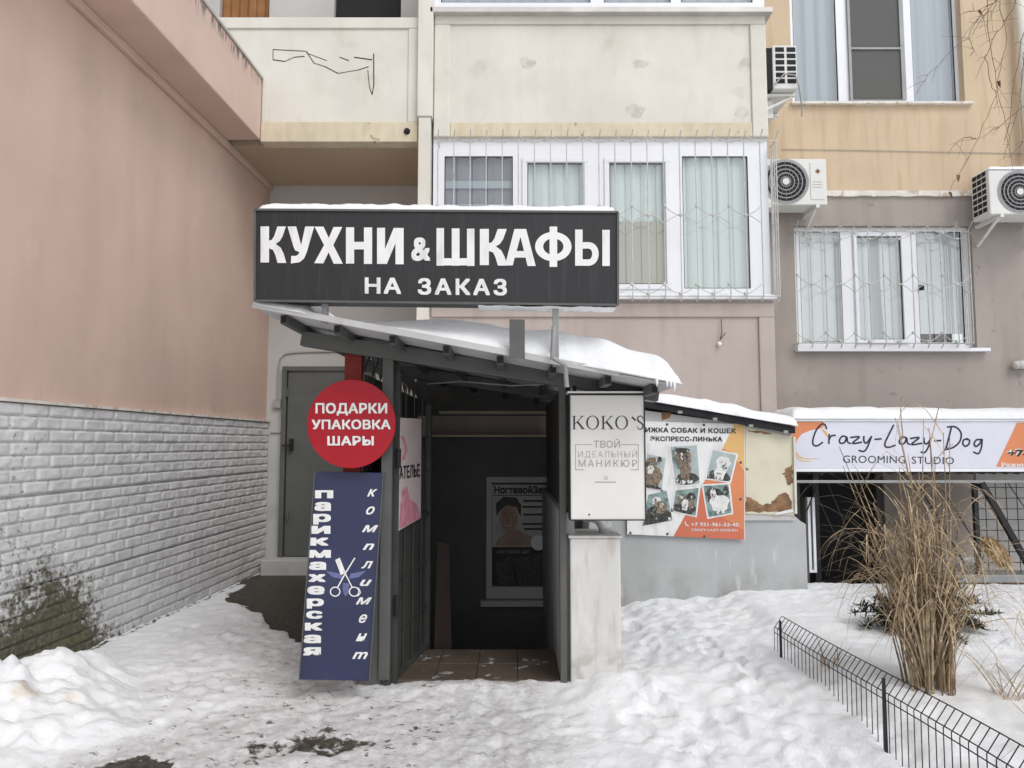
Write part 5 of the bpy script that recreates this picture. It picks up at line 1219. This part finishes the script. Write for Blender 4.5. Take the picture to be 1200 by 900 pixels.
# dark conifer behind the reeds
cx, cy = 2.9, 5.3; cg = gz(cx, cy)
cf = thing('conifer_shrub', 'low dark green conifer shrub behind the reed clump', 'shrub', (cx, cy, cg))
mb, mt = MB(), MB()
for i in range(120):
    a = random.uniform(0, 2*math.pi); el_ = random.uniform(0, 1.3); L_ = random.uniform(.25,.5)*(1-.1*el_)
    d = Vector((math.cos(a)*math.cos(el_), math.sin(a)*math.cos(el_)*.8, math.sin(el_))); p0 = Vector((cx, cy, cg+.06))
    pts = [p0 + d*L_*t + Vector((0,0,-.1*t*t)) for t in (0,.35,.7,1)]; mt.tube(pts, .006, 5, .002)
    for k in range(90):
        t = random.uniform(.2, 1.05); q = p0 + d*L_*t + Vector((0,0,-.1*t*t))
        blade(mb, q, d*.5+Vector((random.uniform(-1,1),random.uniform(-1,1),random.uniform(-.5,.7))), random.uniform(.04,.08), 1, .013, 2)
mb.build('foliage', M['needle'], cf); mt.build('branch', M['twig'], cf)
# birch reaching in from the right
tx, ty = 5.6, 6.2; tg = gz(tx, ty)
br_ = thing('birch_tree', 'bare birch whose thin drooping twigs hang in at the upper right', 'tree', (tx, ty, tg))
mb = MB(); mb.tube([(tx,ty,-.1),(tx+.04,ty,2),(tx-.02,ty,4),(tx+.05,ty,6.5),(tx,ty,9)], .12, 14, .05); mb.build('trunk', M['bark'], br_, 0, True)
mb = MB(); TY = 5.9
hub = Vector((4.75, TY, 6.1))
mb.tube([(tx, ty, 4.6), (5.25, 6.05, 5.5), tuple(hub), (4.35, TY, 6.35), (3.95, TY, 6.2)], .03, 8, .006)
TW = [[(1195,-60),(1167,0),(1147,12),(1121,17)], [(1185,-60),(1167,0),(1147,27),(1136,45),(1120,53),(1088,88),(1072,112)], [(1200,-50),(1191,3),(1173,32),(1163,48),(1155,67),(1160,93),(1168,112),(1147,160),(1123,205),(1113,225)],
      [(1172,-60),(1171,0),(1179,45),(1171,93),(1165,128)], [(1230,80),(1200,125),(1171,149),(1144,163)], [(1215,-60),(1200,35),(1187,93),(1181,160),(1183,180)], [(1150,-50),(1157,16),(1163,67),(1176,133),(1184,170)],
      [(1230,-60),(1205,50),(1192,128),(1176,187)], [(1167,0),(1150,14),(1135,40),(1140,58)], [(1240,-60),(1200,64),(1195,110),(1199,160)], [(1190,-60),(1164,12),(1148,20),(1128,46)], [(1144,163),(1130,160),(1118,170)], [(1260,150),(1200,165),(1178,190)]]
for i, t in enumerate(TW):
    Yt = TY + .25*math.sin(i*2.1); pts = [at(u, v, Yt) for u, v in t]
    if t[0][1] < 0: pts = [hub + Vector((random.uniform(-.5,.1),0,.1))] + pts
    fine = []
    for k in range(len(pts)-1):
        for j in range(4): fine.append(pts[k].lerp(pts[k+1], j/4) + Vector((random.uniform(-.012,.012), random.uniform(-.01,.01), random.uniform(-.008,.008))))
    fine.append(pts[-1]); mb.tube(fine, .0042, 5, .0018)
    for k in range(len(fine)//3):
        q = random.choice(fine[3:]) if len(fine) > 4 else fine[-1]
        d = Vector((random.uniform(-1,.6), random.uniform(-.3,.3), random.uniform(-1,.2))).normalized()*random.uniform(.06,.22); mb.tube([q, q+d*.5+Vector((0,0,.01)), q+d], .0022, 4, .001)
mb.build('twig', M['twig'], br_)
mb = MB()
for u, v in ((1147,12),(1123,205),(1118,212),(1113,225),(1187,93),(1141,60),(1170,95),(1160,56)):
    c = at(u, v, TY); blade(mb, c, (random.uniform(-1,1), .2, -1), .06, 2, .03, 3)
mb.build('dry_leaf', M['leafdry'], br_)
